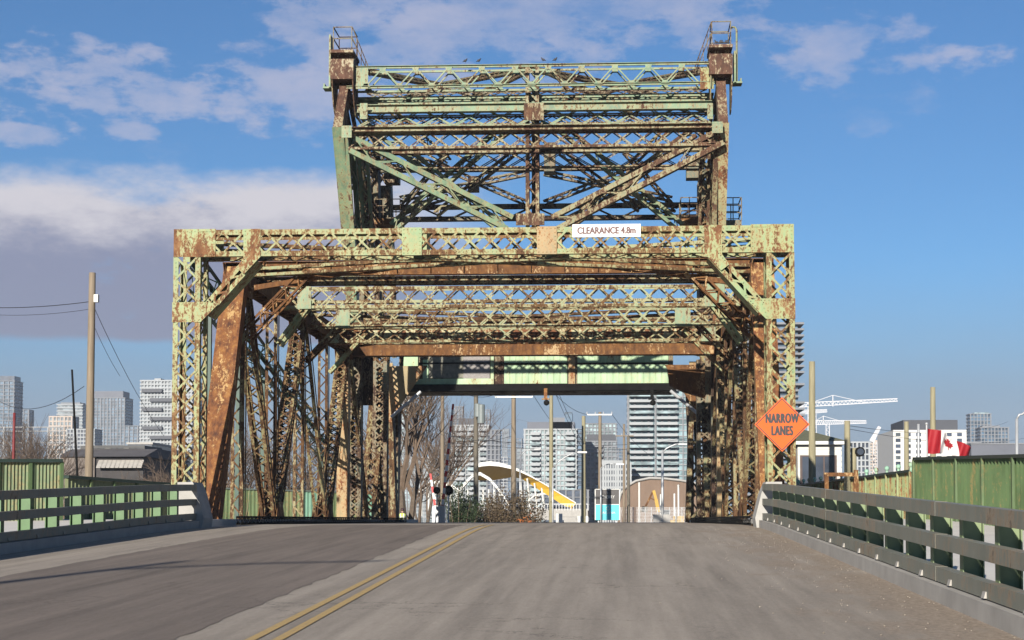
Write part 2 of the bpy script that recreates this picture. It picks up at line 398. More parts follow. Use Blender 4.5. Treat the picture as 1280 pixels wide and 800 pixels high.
M_ground = plain('bare_ground', (.16, .13, .095), .95, .3, .15)
M_water = plain('channel_water', (.02, .035, .04), .08, .1, .3, spec=.6, bmp=.2)

# ------------------------------------------------------------------ setting
def zr(Y):
    """height of the road surface"""
    if Y < -12: return zr(-12)
    if Y < 38: return -1.46 + .0335 * Y
    if Y < 50:
        t = (Y - 38) / 12; z0 = -1.46 + .0335 * 38; return z0 + .0335 * 12 * (t - t * t / 2) * .925
    z1 = -1.46 + .0335 * 38 + .0335 * 6 * .925
    if Y < 92: return z1
    if Y < 140: return z1 - 1.45 * (3 * ((Y-92)/48)**2 - 2 * ((Y-92)/48)**3)
    return z1 - 1.45
XK0, XK1 = -11.3, 3.7           # kerb faces
g = MB(); G = 4000
g.add([(-G, -G, -1.72), (G, -G, -1.72), (G, G, -1.72), (-G, G, -1.72)], [(0, 1, 2, 3)])
structure(g.build('ground', M_ground))
w = MB(); w.add([(-600, 50, -1.70), (600, 50, -1.70), (600, 84, -1.70), (-600, 84, -1.70)], [(0, 1, 2, 3)])
structure(w.build('water', M_water))
YS = [-60, -30, -12] + [i * 2 - 10 for i in range(80)] + [170, 220, 300, 420]
def strip(name, mat, x0f, x1f, dz, ys, thick=.0, kind='structure', solid=None):
    mb = MB(); n = len(ys)
    for y in ys:
        mb.v += [(x0f(y), y, zr(y) + dz), (x1f(y), y, zr(y) + dz)]
    for i in range(n - 1): mb.f.append((2*i, 2*i+1, 2*i+3, 2*i+2)); mb.m.append(0)
    if solid:
        b = 2*n
        for y in ys: mb.v += [(x0f(y), y, zr(y) + dz - solid), (x1f(y), y, zr(y) + dz - solid)]
        for i in range(n - 1):
            for q in ((2*i, 2*i+2, b+2*i+2, b+2*i), (2*i+1, b+2*i+1, b+2*i+3, 2*i+3), (b+2*i, b+2*i+2, b+2*i+3, b+2*i+1)): mb.f.append(q); mb.m.append(0)
        for i in (0, n-1): mb.f.append((2*i, 2*i+1, b+2*i+1, b+2*i)); mb.m.append(0)
    return mb.build(name, mat)
structure(strip('road', M_road, lambda y: XK0, lambda y: XK1, 0, YS, solid=.6))
ysp = [i * .35 - 5 for i in range(int(53 / .35))]
jit = {}
def jx(y, k):
    key = (round(y, 3), k)
    if key not in jit: jit[key] = random.uniform(-.035, .035)
    return jit[key]
structure(strip('road_patch', M_patch, lambda y: -9.0 + .1 * math.sin(y * .15) + jx(y, 1), lambda y: -4.05 - .014 * max(0, y - 10) + jx(y, 2), .004, ysp))
def yl(y): return -3.28 - .0185 * max(0, min(y, 47) - 14.7)
for dx in (-.125, .125):
    structure(strip('road_marking', M_line, lambda y: yl(y) + dx - .05, lambda y: yl(y) + dx + .05, .008, [i * .5 - 6 for i in range(108)]))
# kerbs and sidewalks
YK = [-12 + i * 1.2 for i in range(47)]
structure(strip('kerb', M_conc, lambda y: XK1, lambda y: XK1 + .60, .20, YK, solid=.5))
structure(strip('kerb', M_conc, lambda y: XK0 - .60, lambda y: XK0, .20, YK, solid=.5))
YW = [-12 + i * 2 for i in range(54)]
structure(strip('sidewalk', M_walk, lambda y: XK1 + .6, lambda y: 9.1, .17, YW, solid=.45))
structure(strip('sidewalk', M_walk, lambda y: -17.5, lambda y: XK0 - .6, .17, YW, solid=.45))
# embankment under the walks
e = MB()
for x0, x1 in ((9.1, 13.0), (-22.0, -17.5)):
    e.box((x0, -12, -1.71), (x1, 46, -1.25))
structure(e.build('embankment', M_ground))
ab = MB(); ab.box((-17.5, 45.2, -3.0), (9.1, 47.0, -.62)); ab.box((-17.5, 84.5, -3.0), (9.1, 90, -.62))
structure(ab.build('abutment', M_conc))

# small stones and crumbs on the road shoulder
gr = MB()
for i in range(420):
    y = random.uniform(11, 44); x = 3.68 - abs(random.gauss(0, 1.3)); r = random.uniform(.004, .011)
    if x < -3: continue
    gr.ball((x, y, zr(y) + .004 + r*.4), (r, r*1.2, r*.7), 5, 3)
tagged(gr.build('grit', M_gritc), 'small stones and grit scattered along the right edge of the road', 'grit', kind='stuff')

# ------------------------------------------------------------------ entrance portal
YP = 46.0
XL, XR = X_(233.5, YP-.5, 300), X_(975.5, YP-.5, 300); XC = (XL + XR) / 2; HW = (XR - XL) / 2
ZT = (Z_(287, YP-.5, 217) + Z_(281, YP-.5, 991)) / 2; ZB = ZT - .78
print('portal', XL, XR, XC, ZT)
PS = HW / (372.5)                    # metres per photo pixel at the portal
def pxp(px): return XC + (px - 604.5) * PS
PD = .9; FN = V(0, -1, 0)
portal = thing('portal_frame', 'rectangular laced steel portal with flaking yellow-green paint straddling the road at the bridge entrance', 'portal frame', (XC, YP, -.05))
PW = .80; fz = YP - PD / 2
b = MB(); laced(b, (pxp(250), YP, (ZT+ZB)/2), (pxp(958), YP, (ZT+ZB)/2), FN, ZT-ZB, PD, .62, .056, .15, 'X', riv=.12)
b.build('portal_beam', M_portal_lace, portal)
cov = MB(); k = 34
for i in range(k):      # lacing on the underside of the beam
    x0, x1 = pxp(262) + (pxp(948)-pxp(262))*i/k, pxp(262) + (pxp(948)-pxp(262))*(i+1)/k; s_ = 1 if i % 2 else -1
    cov.bar((x0, YP+s_*.36, ZB-.02), (x1, YP-s_*.36, ZB-.02), .07, .012, (0, 0, 1))
cov.build('bottom_lacing', M_mixd, portal)
for sx in (-1, 1):
    x = XC + sx * HW
    b = MB(); laced(b, (x, YP, -.15), (x, YP, ZB), FN, PW, PD, .66, .06, .15, 'X', side='lace', riv=.13)
    po = b.build('portal_post', M_portal_lace, portal)
    # corner plate
    b = MB(); x0 = x - sx*.42; xo = x + sx*.37
    xin = x - sx*.84
    b2 = MB(); b2.box((xin, YP+PD/2+.028, ZB), (xo, YP+PD/2+.05, ZT+.02)); b2.build('corner_plate', M_portal, portal)
    b.box((xin, fz-.045, ZB-.01), (xo+sx*.015, fz-.025, ZT+.02))
    for i in range(8):
        for zz in (.05, .72): b.rivet((xin + sx*(.06+i*.06), fz-.045, ZB+zz), FN, .022, .012)
    edge_rivets(b, [(xin, ZB), (xo, ZB), (xo, ZT), (xin, ZT)], fz-.045)
    edge_rivets(b, [(xin+sx*.75, ZB), (xo-sx*.5, ZB), (xo-sx*.5, ZT), (xin+sx*.75, ZT)], fz-.045, .13)
    b.build('corner_plate', M_portal, portal)
    # lower gusset of the knee and the knee brace
    zg0, zg1 = Z_(403, YP), Z_(378, YP); zg0 -= 0
    xi = x - sx*.42; xk = x - sx*.60; xt = XC + sx*(HW - (315-232)*PS)
    b = MB(); b.prism([(x+sx*.41, fz-.045, zg0), (x-sx*.42, fz-.045, zg0), (x-sx*.95, fz-.045, zg1-.05), (x-sx*.62, fz-.045, zg1), (x+sx*.41, fz-.045, zg1)], (0, .02, 0)); edge_rivets(b, [(x+sx*.41, zg0), (x-sx*.42, zg0), (x-sx*.62, zg1), (x+sx*.41, zg1)], fz-.045)
    b.build('gusset_plate', M_portal, portal)
    b = MB(); w0 = .24
    b.prism([(xt-sx*.25, fz-.045, ZT+.01), (xt+sx*.25, fz-.045, ZT+.01), (xt+sx*.25, fz-.045, ZB-.05), (xt+sx*.45, fz-.045, ZB-.35), (xt+sx*.22, fz-.045, ZB-.52), (xt-sx*.25, fz-.045, ZB-.02)], (0, .02, 0)); edge_rivets(b, [(xt-sx*.25, ZT), (xt+sx*.25, ZT), (xt+sx*.25, ZB), (xt-sx*.25, ZB)], fz-.045)
    b.build('gusset_plate', M_portal, portal)
    A = V(xt - sx*.02, YP, ZB-.02); B = V(x - sx*.50, YP, (zg0+zg1)/2)
    d = (B - A).normalized(); q = V(-d.z, 0, d.x)
    for side_, yy in ((1, fz-.06), (1, YP+PD/2)):
        pass
    kb = MB(); laced(kb, A, B, FN, .36, PD-.1, .30, .06, .13, 'V', side='plate')
    kb.build('knee_brace', M_portal, portal)
    rv = MB()
    for t in (0, .09, .18, .27): 
        for c0, c1 in ((A, 1), (B, -1)):
            for w_ in (-.12, .12): rv.rivet(c0 + d*c1*(t+.12) + q*w_ + V(0, -(PD/2+.012), 0), FN, .03, .035)
    rv.build('rivet', M_rivet, portal)
for px in (517.5, 687):
    b = MB(); x = pxp(px); b.box((x-.285, fz-.045, ZB-.01), (x+.285, fz-.03, ZT+.012)); b.box((x-.285, fz+.9, ZB), (x+.285, fz+.93, ZT)); edge_rivets(b, [(x-.285, ZB), (x+.285, ZB), (x+.285, ZT), (x-.285, ZT)], fz-.045)
    b.box((x+.30, fz+.05, ZB+.03), (x+.42, fz+.85, ZT-.03))
    b.build('splice_plate', M_portal if px < 600 else M_yell, portal)
for sx in (-1, 1):
    x = XC + sx*HW; b = MB(); b.prism([(x-.55, YP-.6, -.62), (x+.55, YP-.6, -.62), (x+.55, YP+.6, -.62), (x-.55, YP+.6, -.62)], (0, 0, .50)); b.build('footing', M_concl, portal)

def text_mesh(txt, size, mat, parent, name, loc, rot=(R(90), 0, 0), sx=1.0, ext=.004, align='CENTER', spacing=1.0, bold=0):
    c = bpy.data.curves.new('t', 'FONT'); c.body = txt; c.size = size; c.align_x = align; c.align_y = 'CENTER'; c.extrude = ext; c.space_character = spacing; c.offset = bold
    c.offset = 0
    o = bpy.data.objects.new('t', c); col.objects.link(o); bpy.context.view_layer.update()
    me0 = bpy.data.meshes.new_from_object(o); bpy.data.objects.remove(o)
    vs, fs = [], []
    for k, (dx_, dy_) in enumerate(((0, 0), (bold, 0), (-bold, 0), (0, bold*.6), (0, -bold*.6)) if bold else ((0, 0),)):
        b0 = len(vs); vs += [(v.co.x + dx_/sx, v.co.y + dy_, v.co.z + k*.0008) for v in me0.vertices]; fs += [tuple(b0+i for i in p.vertices) for p in me0.polygons]
    me = bpy.data.meshes.new(name); me.from_pydata(vs, [], fs)
    me.transform(Matrix.Rotation(rot[2], 4, 'Z') @ Matrix.Rotation(rot[1], 4, 'Y') @ Matrix.Rotation(rot[0], 4, 'X') @ Matrix.Diagonal((sx, 1, 1, 1)))
    me.transform(Matrix.Translation(Vector(loc) - root_loc(parent)))
    me.materials.clear(); me.materials.append(mat); me.name = name
    r = lnk(bpy.data.objects.new(name, me)); r.parent = parent; return r
# clearance sign hung on the beam
xs0, xs1 = pxp(719), pxp(804); zs1 = ZT + .05; zs0 = zs1 - .37
cs = thing('clearance_sign', 'white board reading CLEARANCE 4.8m on the top beam of the bridge portal', 'sign', ((xs0+xs1)/2, fz-.09, zs0))
b = MB(); b.box((xs0, fz-.095, zs0), (xs1, fz-.075, zs1)); b.build('board', M_signw, cs)
b = MB()
for x in (xs0+.3, xs1-.3): b.box((x-.03, fz-.074, zs0+.02), (x+.03, fz-.052, zs1-.02))
b.build('bracket', M_black, cs)
text_mesh('CLEARANCE 4.8m', .265, M_signink, cs, 'lettering', ((xs0+xs1)/2, fz-.098, (zs0+zs1)/2-.005), sx=.80, bold=.012)
# NARROW LANES sign on the right post
nc = V(X_(978, fz-.16), fz-.16, Z_(530.5, fz-.16, 978)); dg = 34.0 / F * fz
ns = thing('warning_sign', 'orange diamond sign reading NARROW LANES fixed to the right post of the portal', 'sign', (nc.x, nc.y, nc.z - dg))
def diamond(mb, c, r, t, round_=.0):
    mb.prism([c+V(-r, 0, 0), c+V(0, 0, -r), c+V(r, 0, 0), c+V(0, 0, r)], (0, t, 0))
b = MB(); diamond(b, nc, dg, .012); b.build('sign_panel', M_orange, ns)
b = MB(); r0, r1 = dg-.05, dg-.068
P = [V(-1,0,0), V(0,0,-1), V(1,0,0), V(0,0,1)]
for i in range(4):
    b.bar(nc + P[i]*r0 + V(0,-.004,0), nc + P[(i+1)%4]*r0 + V(0,-.004,0), .022, .003, FN)
b.build('border', M_ink, ns)
text_mesh('NARROW', .37, M_ink, ns, 'lettering', (nc.x, nc.y-.006, nc.z+.16), sx=.52, bold=.017, spacing=1.12)
text_mesh('LANES', .37, M_ink, ns, 'lettering', (nc.x, nc.y-.006, nc.z-.19), sx=.52, bold=.017, spacing=1.12)
b = MB()
for dz in (-.25, .25): b.box((nc.x-.42, nc.y+.014, nc.z+dz-.03), (nc.x+.42, nc.y+.12, nc.z+dz+.03))
b.build('bracket', M_galv, ns)

# ------------------------------------------------------------------ lift span (through truss)
span = thing('lift_span', 'rusty bascule lift span of laced trusses carrying the road across the channel', 'bridge span', (XC, 62, -.6))
NODES = [52, 57, 62, 67, 72]
YE = 78.0
ZTC = ZT - .35                         # centre of the top chord
ZBC = -.25
def truss_side(sx):
    x = XC + sx * HW; nx = V(-sx, 0, 0)
    b = MB(); laced(b, (x, 48.0, ZBC), (x, YE, ZBC), nx, .55, .6, .6, .07, .14, 'V', side='plate'); b.build('bottom_chord', M_mixd, span)
    b = MB(); 
    for dx in (-.3, .3): b.bar((x+dx, 51.2, ZTC), (x+dx, YE, ZTC-.1), .62, .03, (1, 0, 0))
    b.bar((x, 51.2, ZTC+.32), (x, YE, ZTC+.22), .72, .02, (0, 0, 1))
    kk = 44
    for i in range(kk):
        y0, y1 = 51.2+(YE-51.2)*i/kk, 51.2+(YE-51.2)*(i+1)/kk; s_ = 1 if i % 2 else -1
        b.bar((x+s_*.28, y0, ZTC-.32), (x-s_*.28, y1, ZTC-.32), .07, .012, (0, 0, 1))
    b.build('top_chord', M_rust, span)
    # inclined end post: wide riveted plate
    A, B = V(x - sx*.0, 48.2, -.1), V(x, 51.6, ZTC+.1); a = (B-A).normalized(); n = V(0, -1, 0); n = (n - a*n.dot(a)).normalized()
    b = MB(); b.bar(A + n*.28, B + n*.28, .74, .025, n); 
    for dx in (-.33, .33): b.bar(A+V(dx, 0, 0), B+V(dx, 0, 0), .56, .025, (1, 0, 0))
    kk = 14
    for i in range(kk):
        P0, P1 = A + (B-A)*(i/kk), A + (B-A)*((i+1)/kk); s_ = 1 if i % 2 else -1
        b.bar(P0+V(s_*.28, 0, 0)-n*.28, P1+V(-s_*.28, 0, 0)-n*.28, .08, .012, n)
    Ln = (B-A).length
    for i in range(int(Ln/.14)):
        for dx in (-.31, .31): b.rivet(A + a*(i+.5)*.14 + V(dx, 0, 0) + n*.293, n, .018, .014)
    b.build('end_post', M_endpost, span)
    # verticals and diagonals
    for y in NODES:
        b = MB(); laced(b, (x, y, ZBC+.2), (x, y, ZTC), FN, .42, .4, .36, .055, .11, 'V', side='open', both=False); b.build('truss_post', M_mixd if y != 72 else M_yell, span)
    if True:
        b = MB(); b.box((x-.25, 71.64, ZBC+.2), (x+.25, 71.67, 7.0)); b.box((x-.25, 71.67, ZBC+.2), (x-.23, 72.3, 7)); b.box((x+.23, 71.67, ZBC+.2), (x+.25, 72.3, 7)); b.build('cover_plate', M_yell, span)
        b = MB(); laced(b, (x, 75.3, ZBC+.2), (x, 75.3, ZTC), FN, .60, .6, .36, .07, .16, 'X', side='plate'); b.build('truss_post', M_towerd, span)
        b = MB(); laced(b, (x-sx*.35, 80.8, ZBC), (x-sx*.35, 80.8, ZTC), FN, .75, .7, .45, .08, .2, 'X', side='plate'); b.build('truss_post', M_towerd, span)
        b = MB(); b.box((x-.55, 75.7, 5.6), (x+.75 if sx < 0 else x+.55, 75.74, ZTC)); b.build('gusset_plate', M_towerd, span)
    for y0, z0, y1, z1 in ((52, 1, 57, 0), (57, 0, 62, 1), (62, 1, 67, 0), (67, 0, 72, 1), (72, 1, 78, 0)):
        P0, P1 = V(x, y0, ZTC if z0 else ZBC), V(x, y1, ZTC if z1 else ZBC)
        b = MB(); laced(b, P0, P1, FN, .54, .46, .34, .055, .12, 'X' if y0 in (57, 67) else 'V', side='open', both=(y0 != 62)); b.build('truss_diagonal', M_mixd, span)
    for y, z in [(52, ZTC), (62, ZTC), (72, ZTC), (57, ZBC+.3), (67, ZBC+.3), (57, ZTC), (67, ZTC)]:
        up = z > 3; h = .75 if y in (52, 62, 72) or not up else .4
        for dx in (-.33, .33):
            b = MB(); b.prism([(x+dx-.01, y-1.0*h*1.3, z+.3*(1 if up else -1)), (x+dx-.01, y+1.0*h*1.3, z+.3*(1 if up else -1)), (x+dx-.01, y+.5*h, z-(1.0*h if up else -1.0*h)), (x+dx-.01, y-.5*h, z-(1.0*h if up else -1.0*h))], (.02, 0, 0))
            b.build('gusset_plate', M_rust, span)
for sx in (-1, 1): truss_side(sx)

def knee(y, xi, zi, zo, mat, w=.22, d=.4):
    for sx in (-1, 1):
        b = MB(); laced(b, (XC+sx*(HW-xi), y, zi), (XC+sx*(HW-.25), y, zo), FN, w, d, .3, .05, .07, 'V', side='open'); b.build('knee_brace', mat, span)
# cross frames, one per panel point, sized from the photograph
def frame_x(): return XC-HW+.3, XC+HW-.3
def sway(y, ztop, zbot, mat, pitch, kind='X', fl=.10, plates=()):
    fr = MB(); x0, x1 = frame_x()
    laced(fr, (x0, y, (ztop+zbot)/2), (x1, y, (ztop+zbot)/2), FN, ztop-zbot, .45, pitch, .055, fl, kind, riv=.25)
    o = fr.build('sway_frame', mat, span)
    for px, w_ in plates:
        x = X_(px, y, 400); g = MB(); g.box((x-w_/2, y-.29, zbot-.02), (x+w_/2, y-.27, ztop+.02)); g.build('gusset_plate', M_tower, o)
    return o
y = 52
g = MB(); zt, zb = Z_(326, y), Z_(342, y); x0, x1 = frame_x()
g.box((x0, y-.012, zb), (x1, y+.012, zt)); g.box((x0, y-.14, zt), (x1, y+.14, zt+.02)); g.box((x0, y-.14, zb-.02), (x1, y+.14, zb))
for i in range(int((x1-x0)/1.1)): g.box((x0+.5+i*1.1, y-.12, zb+.001), (x0+.53+i*1.1, y-.013, zt-.001))
go = g.build('cross_girder', M_rust, span)
g = MB()
for sx in (-1, 1):       # shallow haunch under the girder
    g = MB(); g.prism([(XC+sx*(HW-.3), y-.2, zb-.55), (XC+sx*(HW-.3), y-.2, zb-.38), (XC+sx*3.0, y-.2, zt-.02), (XC+sx*3.0, y-.2, zt-.14)], (0, .12, 0)); g.build('haunch', M_rust, go)
y = 53.4; g = MB(); laced(g, (x0, y, Z_(350, y)), (x1, y, Z_(350, y)), FN, .26, .5, .35, .05, .09, 'V', riv=.22); g.build('strut', M_mixd, span)
knee(52, 2.3, Z_(338, 52), Z_(338, 52)-2.1, M_rust, .42, .5)
sway(57, Z_(358, 57), Z_(385, 57), M_mix, .72, plates=((382, .5), (893, .7)))
knee(57, 1.5, Z_(385, 57)+.4, Z_(385, 57)-1.3, M_portal_lace, .25)
sway(62, Z_(384, 62), Z_(409, 62), M_mix, .76, plates=((430, .55), (853, .6)))
knee(62, 1.7, Z_(409, 62)+.2, Z_(409, 62)-1.3, M_mixd, .22)
sway(67, Z_(408, 67), Z_(428, 67), M_mix, .80, plates=((885, .6), (418, .5)))
g = MB(); g.box((x0, 67.7, Z_(429, 67.7)), (x1, 67.72, Z_(411, 67.7))); g.box((x0, 67.6, Z_(429, 67.7)-.02), (x1, 67.9, Z_(429, 67.7))); g.build('web_plate', painted('flaked_web', (.46, .50, .3), .60, off=40, rust=(.2, .08, .035), scale=3), span)
knee(67, 1.9, Z_(413, 67), Z_(465, 67), M_portal_lace, .16, .3)
y = 72.3; zt, zb = Z_(428.5, y), Z_(444, y)
g = MB(); g.box((x0, y-.012, zb), (x1, y+.012, zt)); g.box((x0, y-.25, zb-.03), (x1, y+.25, zb)); g.box((x0, y-.2, zt), (x1, y+.2, zt+.02)); g.build('cross_girder', M_rust, span)
# extra struts between frames at top chord level, with lateral bracing
for i, (ya, yb) in enumerate(((47.0, 52), (62, 67), (72, 78))):
    for s_ in (-1, 1):
        b = MB(); laced(b, (XC-s_*(HW-.4), ya, ZTC+.1), (XC+s_*(HW-.4), yb, ZTC+.1), (0, 0, 1), .30, .28, .4, .05, .08, 'V'); b.build('lateral_brace', M_mixd if i % 2 else M_mix, span)
for i in range(2):
    y = 59.5 + i*10; b = MB(); laced(b, (x0, y, ZTC+.05), (x1, y, ZTC+.05), (0, 0, 1), .34, .25, .4, .05, .09, 'V'); b.build('strut', M_mix, span)
for k_, xx in enumerate(()):
    b = MB(); laced(b, (XC+xx, 52.3, ZTC-.02), (XC+xx, 72, ZTC-.12), (0, 0, 1), .26, .24, .5, .05, .08, 'V'); b.build('stringer', M_mixd, span)
# deck and floor beams, low truss guard beside the roadway
dk = MB(); dk.box((XK0-.3, 47.4, -.62), (XK1+.3, 90, -.23)); dk.build('deck', M_black, span)
for sx, xk in ((-1, XK0-.05), (1, XK1+.05)):
    g = MB(); laced(g, (xk, 47.2, .13), (xk, 84, .13), (-sx, 0, 0), .26, .12, .25, .04, .06, 'V'); g.box((xk-.08, 47.2, -.22), (xk+.08, 84, .0)); g.build('guard_rail', M_black, span)

# green operating strut outside each truss
for sx in (-1,):
    xg = XC + sx*(HW+1.0); op = thing('operating_strut', 'dark green laced strut on legs sloping down outside the left truss of the bridge', 'strut', (xg, 60, 0))
    b = MB(); laced(b, (xg, 50.5, 7.9), (xg, 74, 3.2), (-sx, 0, 0), 1.1, .5, .7, .07, .12, 'V', side='lace'); b.build('laced_member', M_darkgreen, op)
    for y_, z_ in ((52, 7.2), (56, 6.4), (60, 5.5), (66, 4.4), (72, 3.4)):
        b = MB(); b.bar((xg, y_, -1.7), (xg, y_, z_), .14, .14); b.build('leg', M_darkgreen, op)

# ------------------------------------------------------------------ bascule tower
tower = thing('bascule_tower', 'tall green and rust steel counterweight tower rising behind the bridge portal', 'bridge tower', (XC, 78, -.6))
def YF(z): return 72.6 - (z-13.2)*.60 if z < 17.6 else 69.96 + (z-17.6)*.72
def fp(px, py, dy=0.0, it=5):
    """point of the tower's leaning front plane seen at this photo pixel"""
    Y = 71.0
    for _ in range(it): Y = YF(at(px, py, Y).z) + dy
    return at(px, py, Y)
# depth of each front member follows the leaning front plane
def lm(name, p0, p1, w_, d_, pitch, kind, mat, fl=.1, bar_=.06, side='open', n=FN, riv=0, both=True):
    b = MB(); laced(b, p0, p1, n, w_, d_, pitch, bar_, fl, kind, side=side, riv=riv, both=both); return b.build(name, mat, tower)
def hp(px0, px1, py, dy=0):
    A, B = fp(px0, py, dy), fp(px1, py, dy); z = (A.z+B.z)/2; y = (A.y+B.y)/2; return V(A.x, y, z), V(B.x, y, z)
def solid_h(name, px0, px1, py0, py1, mat, d=.3, dy=0):
    A, B = hp(px0, px1, py0, dy); C_, D_ = hp(px0, px1, py1, dy)
    b = MB(); b.box((A.x, A.y-.012, C_.z), (B.x, A.y+.012, A.z)); b.box((A.x, A.y-d/2, A.z), (B.x, A.y+d/2, A.z+.02)); b.box((A.x, A.y-d/2, C_.z-.02), (B.x, A.y+d/2, C_.z))
    n = int((B.x-A.x)/.22)
    for i in range(n): b.rivet((A.x+(i+.5)*.22, A.y-.013, A.z-.05), FN, .02, .015)
    return b.build(name, mat, tower)
# top lattice girder
A, B = hp(440, 893, 97); A.x -= .2
zc0, zc1 = Z_(111, A.y), Z_(84, A.y)
tg = MB()
for z_, yy in ((zc1-.05, 0), (zc0+.04, 0)):
    for dd in (-.35, .35): tg.bar((A.x, A.y+dd, z_), (B.x, A.y+dd, z_), .09, .08, FN)
    tg.bar((A.x, A.y-.40, z_+.055), (B.x, A.y-.40, z_+.055), .02, .16, FN)
nV = 10; xa, xb = X_(457, A.y), X_(875, A.y)
for dd in (-.36, .36):
    for i in range(nV):
        xm = xa + (xb-xa)*(i+.5)/nV; x0_, x1_ = xa+(xb-xa)*i/nV, xa+(xb-xa)*(i+1)/nV
        tg.bar((x0_, A.y+dd-.06, zc0+.08), (xm, A.y+dd-.06, zc1-.08), .06, .05, FN); tg.bar((xm, A.y+dd-.04, zc1-.08), (x1_, A.y+dd-.04, zc0+.08), .06, .05, FN)
        tg.prism([(xm-.18, A.y+dd-.08, zc1-.06), (xm+.18, A.y+dd-.08, zc1-.06), (xm+.09, A.y+dd-.08, zc1-.24), (xm-.09, A.y+dd-.08, zc1-.24)], (0, .015, 0))
        tg.prism([(x0_-.2, A.y+dd-.09, zc0+.05), (x0_+.2, A.y+dd-.09, zc0+.05), (x0_+.09, A.y+dd-.09, zc0+.2), (x0_-.09, A.y+dd-.09, zc0+.2)], (0, .015, 0))
to = tg.build('top_girder', M_tower, tower)
for a_, c_, s0 in ((445, 460, -1), (875, 892, 1)):
    b = MB(); P0, P1 = at(a_, 85, A.y-.45), at(c_, 111, A.y-.45); b.box((P0.x, P0.y, P1.z), (P1.x, P0.y+.02, P0.z)); b.build('gusset_plate', M_portal if s0 > 0 else M_tower, to)
lm('strut', *hp(440, 892, 126, 1.6), .42, .5, .45, 'V', M_tower, .14)
solid_h('strut', 447, 890, 130, 137, M_tower, .35, .2)
lm('strut', *hp(455, 885, 150, 3.2), .50, .4, .8, 'X', M_towerb, .07, .05)
lm('strut', *hp(448, 888, 146, 1.0), .80, .2, 1.5, 'X', M_tower, .05, .05)
lm('strut', *hp(460, 882, 199, 5.5), .85, .3, 1.3, 'X', M_towerb, .06, .05)
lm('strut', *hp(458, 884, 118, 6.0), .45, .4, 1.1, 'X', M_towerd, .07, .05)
for (u0, v0, u1, v1) in ((447, 140, 560, 108), (560, 108, 660, 140), (676, 140, 780, 108), (780, 108, 890, 140), (500, 190, 600, 262), (740, 262, 840, 190), (560, 190, 500, 262), (780, 190, 845, 262)):
    lm('brace', fp(u0, v0, 8), fp(u1, v1, 8), .26, .25, .4, 'V', M_towerd, .08, .045)
solid_h('strut', 440, 893, 158, 163.5, M_towerb, .45, 0)
lm('strut', *hp(436, 893, 174.5, 0.05), .78, .3, .92, 'X', M_towerb, .11, .055)
lm('strut', *hp(470, 880, 188, 3.5), .25, .4, .6, 'V', M_towerb, .09)
for a_, c_, y0_, y1_, m_ in ((427, 441, 157, 174, M_tower), (890, 903, 152, 168, M_tower), (655, 679, 129, 146, M_towerb), (645, 681, 267, 283, M_towerb), (450, 457, 129, 145, M_tower), (884, 892, 129, 145, M_tower)):
    P0, P1 = fp(a_, y0_, -.35), fp(c_, y1_, -.35); b = MB(); b.box((P0.x, P0.y, P1.z), (P1.x, P0.y+.02, P0.z))
    for i in range(5):
        for j in range(3): b.rivet((P0.x+(P1.x-P0.x)*(i+.5)/5, P0.y, P1.z+(P0.z-P1.z)*(j+.5)/3), FN, .02, .015)
    b.build('gusset_plate', m_, tower)
# centre post
P0, P1 = fp(667, 84, .1), fp(667, 292, .1); P0.x = P1.x = XC
lm('centre_post', P1, P0, .62, .55, .55, 'V', M_towerb, .16, .07, side='lace')
b = MB(); b.box((XC-.10, P0.y+1.2, 12.8), (XC+.25, P0.y+1.5, P0.z-.3)); b.build('centre_post', M_towerd, tower)
# front diagonals: deep laced members
for (u0, v0, u1, v1, m_) in ((440, 181, 637, 279, M_tower), (902, 171, 694, 279, M_towerb)):
    P0, P1 = fp(u0, v0, -.1), fp(u1, v1, -.1); lm('cross_diagonal', P0, P1, .80, .40, 1.15, 'V', m_, .22, .05)
# middle diagonals
for (u0, v0, u1, v1, m_) in ((476, 165, 620, 280, M_tower), (632, 160, 492, 284, M_tower), (702, 160, 850, 284, M_tower), (868, 165, 712, 280, M_towerb)):
    P0, P1 = fp(u0, v0, 4.5), fp(u1, v1, 4.5); lm('cross_diagonal', P0, P1, .52, .45, .5, 'V', m_, .15, .05)
for (u0, v0, u1, v1, m_) in ((650, 185, 545, 268, M_towerb), (700, 190, 800, 262, M_towerb), (845, 150, 780, 215, M_towerb), (480, 130, 560, 200, M_towerb)):
    P0, P1 = fp(u0, v0, 7), fp(u1, v1, 7); lm('brace', P0, P1, .34, .3, .45, 'V', m_, .09, .045)
# rear frame
RY = 11.5
for v0, pit in ((211, .9), (258, .9), (273, 1.6)):
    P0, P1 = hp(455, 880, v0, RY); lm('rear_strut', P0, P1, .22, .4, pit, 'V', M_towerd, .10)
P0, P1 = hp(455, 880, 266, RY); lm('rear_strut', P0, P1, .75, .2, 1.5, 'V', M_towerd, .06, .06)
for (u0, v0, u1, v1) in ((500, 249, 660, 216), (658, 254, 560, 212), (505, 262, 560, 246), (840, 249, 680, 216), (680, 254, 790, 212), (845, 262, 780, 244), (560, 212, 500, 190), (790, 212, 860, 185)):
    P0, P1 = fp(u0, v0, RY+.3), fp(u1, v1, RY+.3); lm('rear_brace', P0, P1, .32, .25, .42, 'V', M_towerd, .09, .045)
for u0, v0, u1, v1 in ((458, 89, 550, 107), (550, 107, 660, 86), (660, 86, 775, 107), (775, 107, 880, 89), (565, 135, 660, 88), (680, 88, 790, 140), (470, 140, 560, 108), (860, 138, 775, 108)):
    P0, P1 = fp(u0, v0, 9 if v0 > 100 else 4), fp(u1, v1, 9 if v1 > 100 else 4); lm('lateral_brace', P0, P1, .26, .24, .4, 'V', M_towerd, .08, .045)
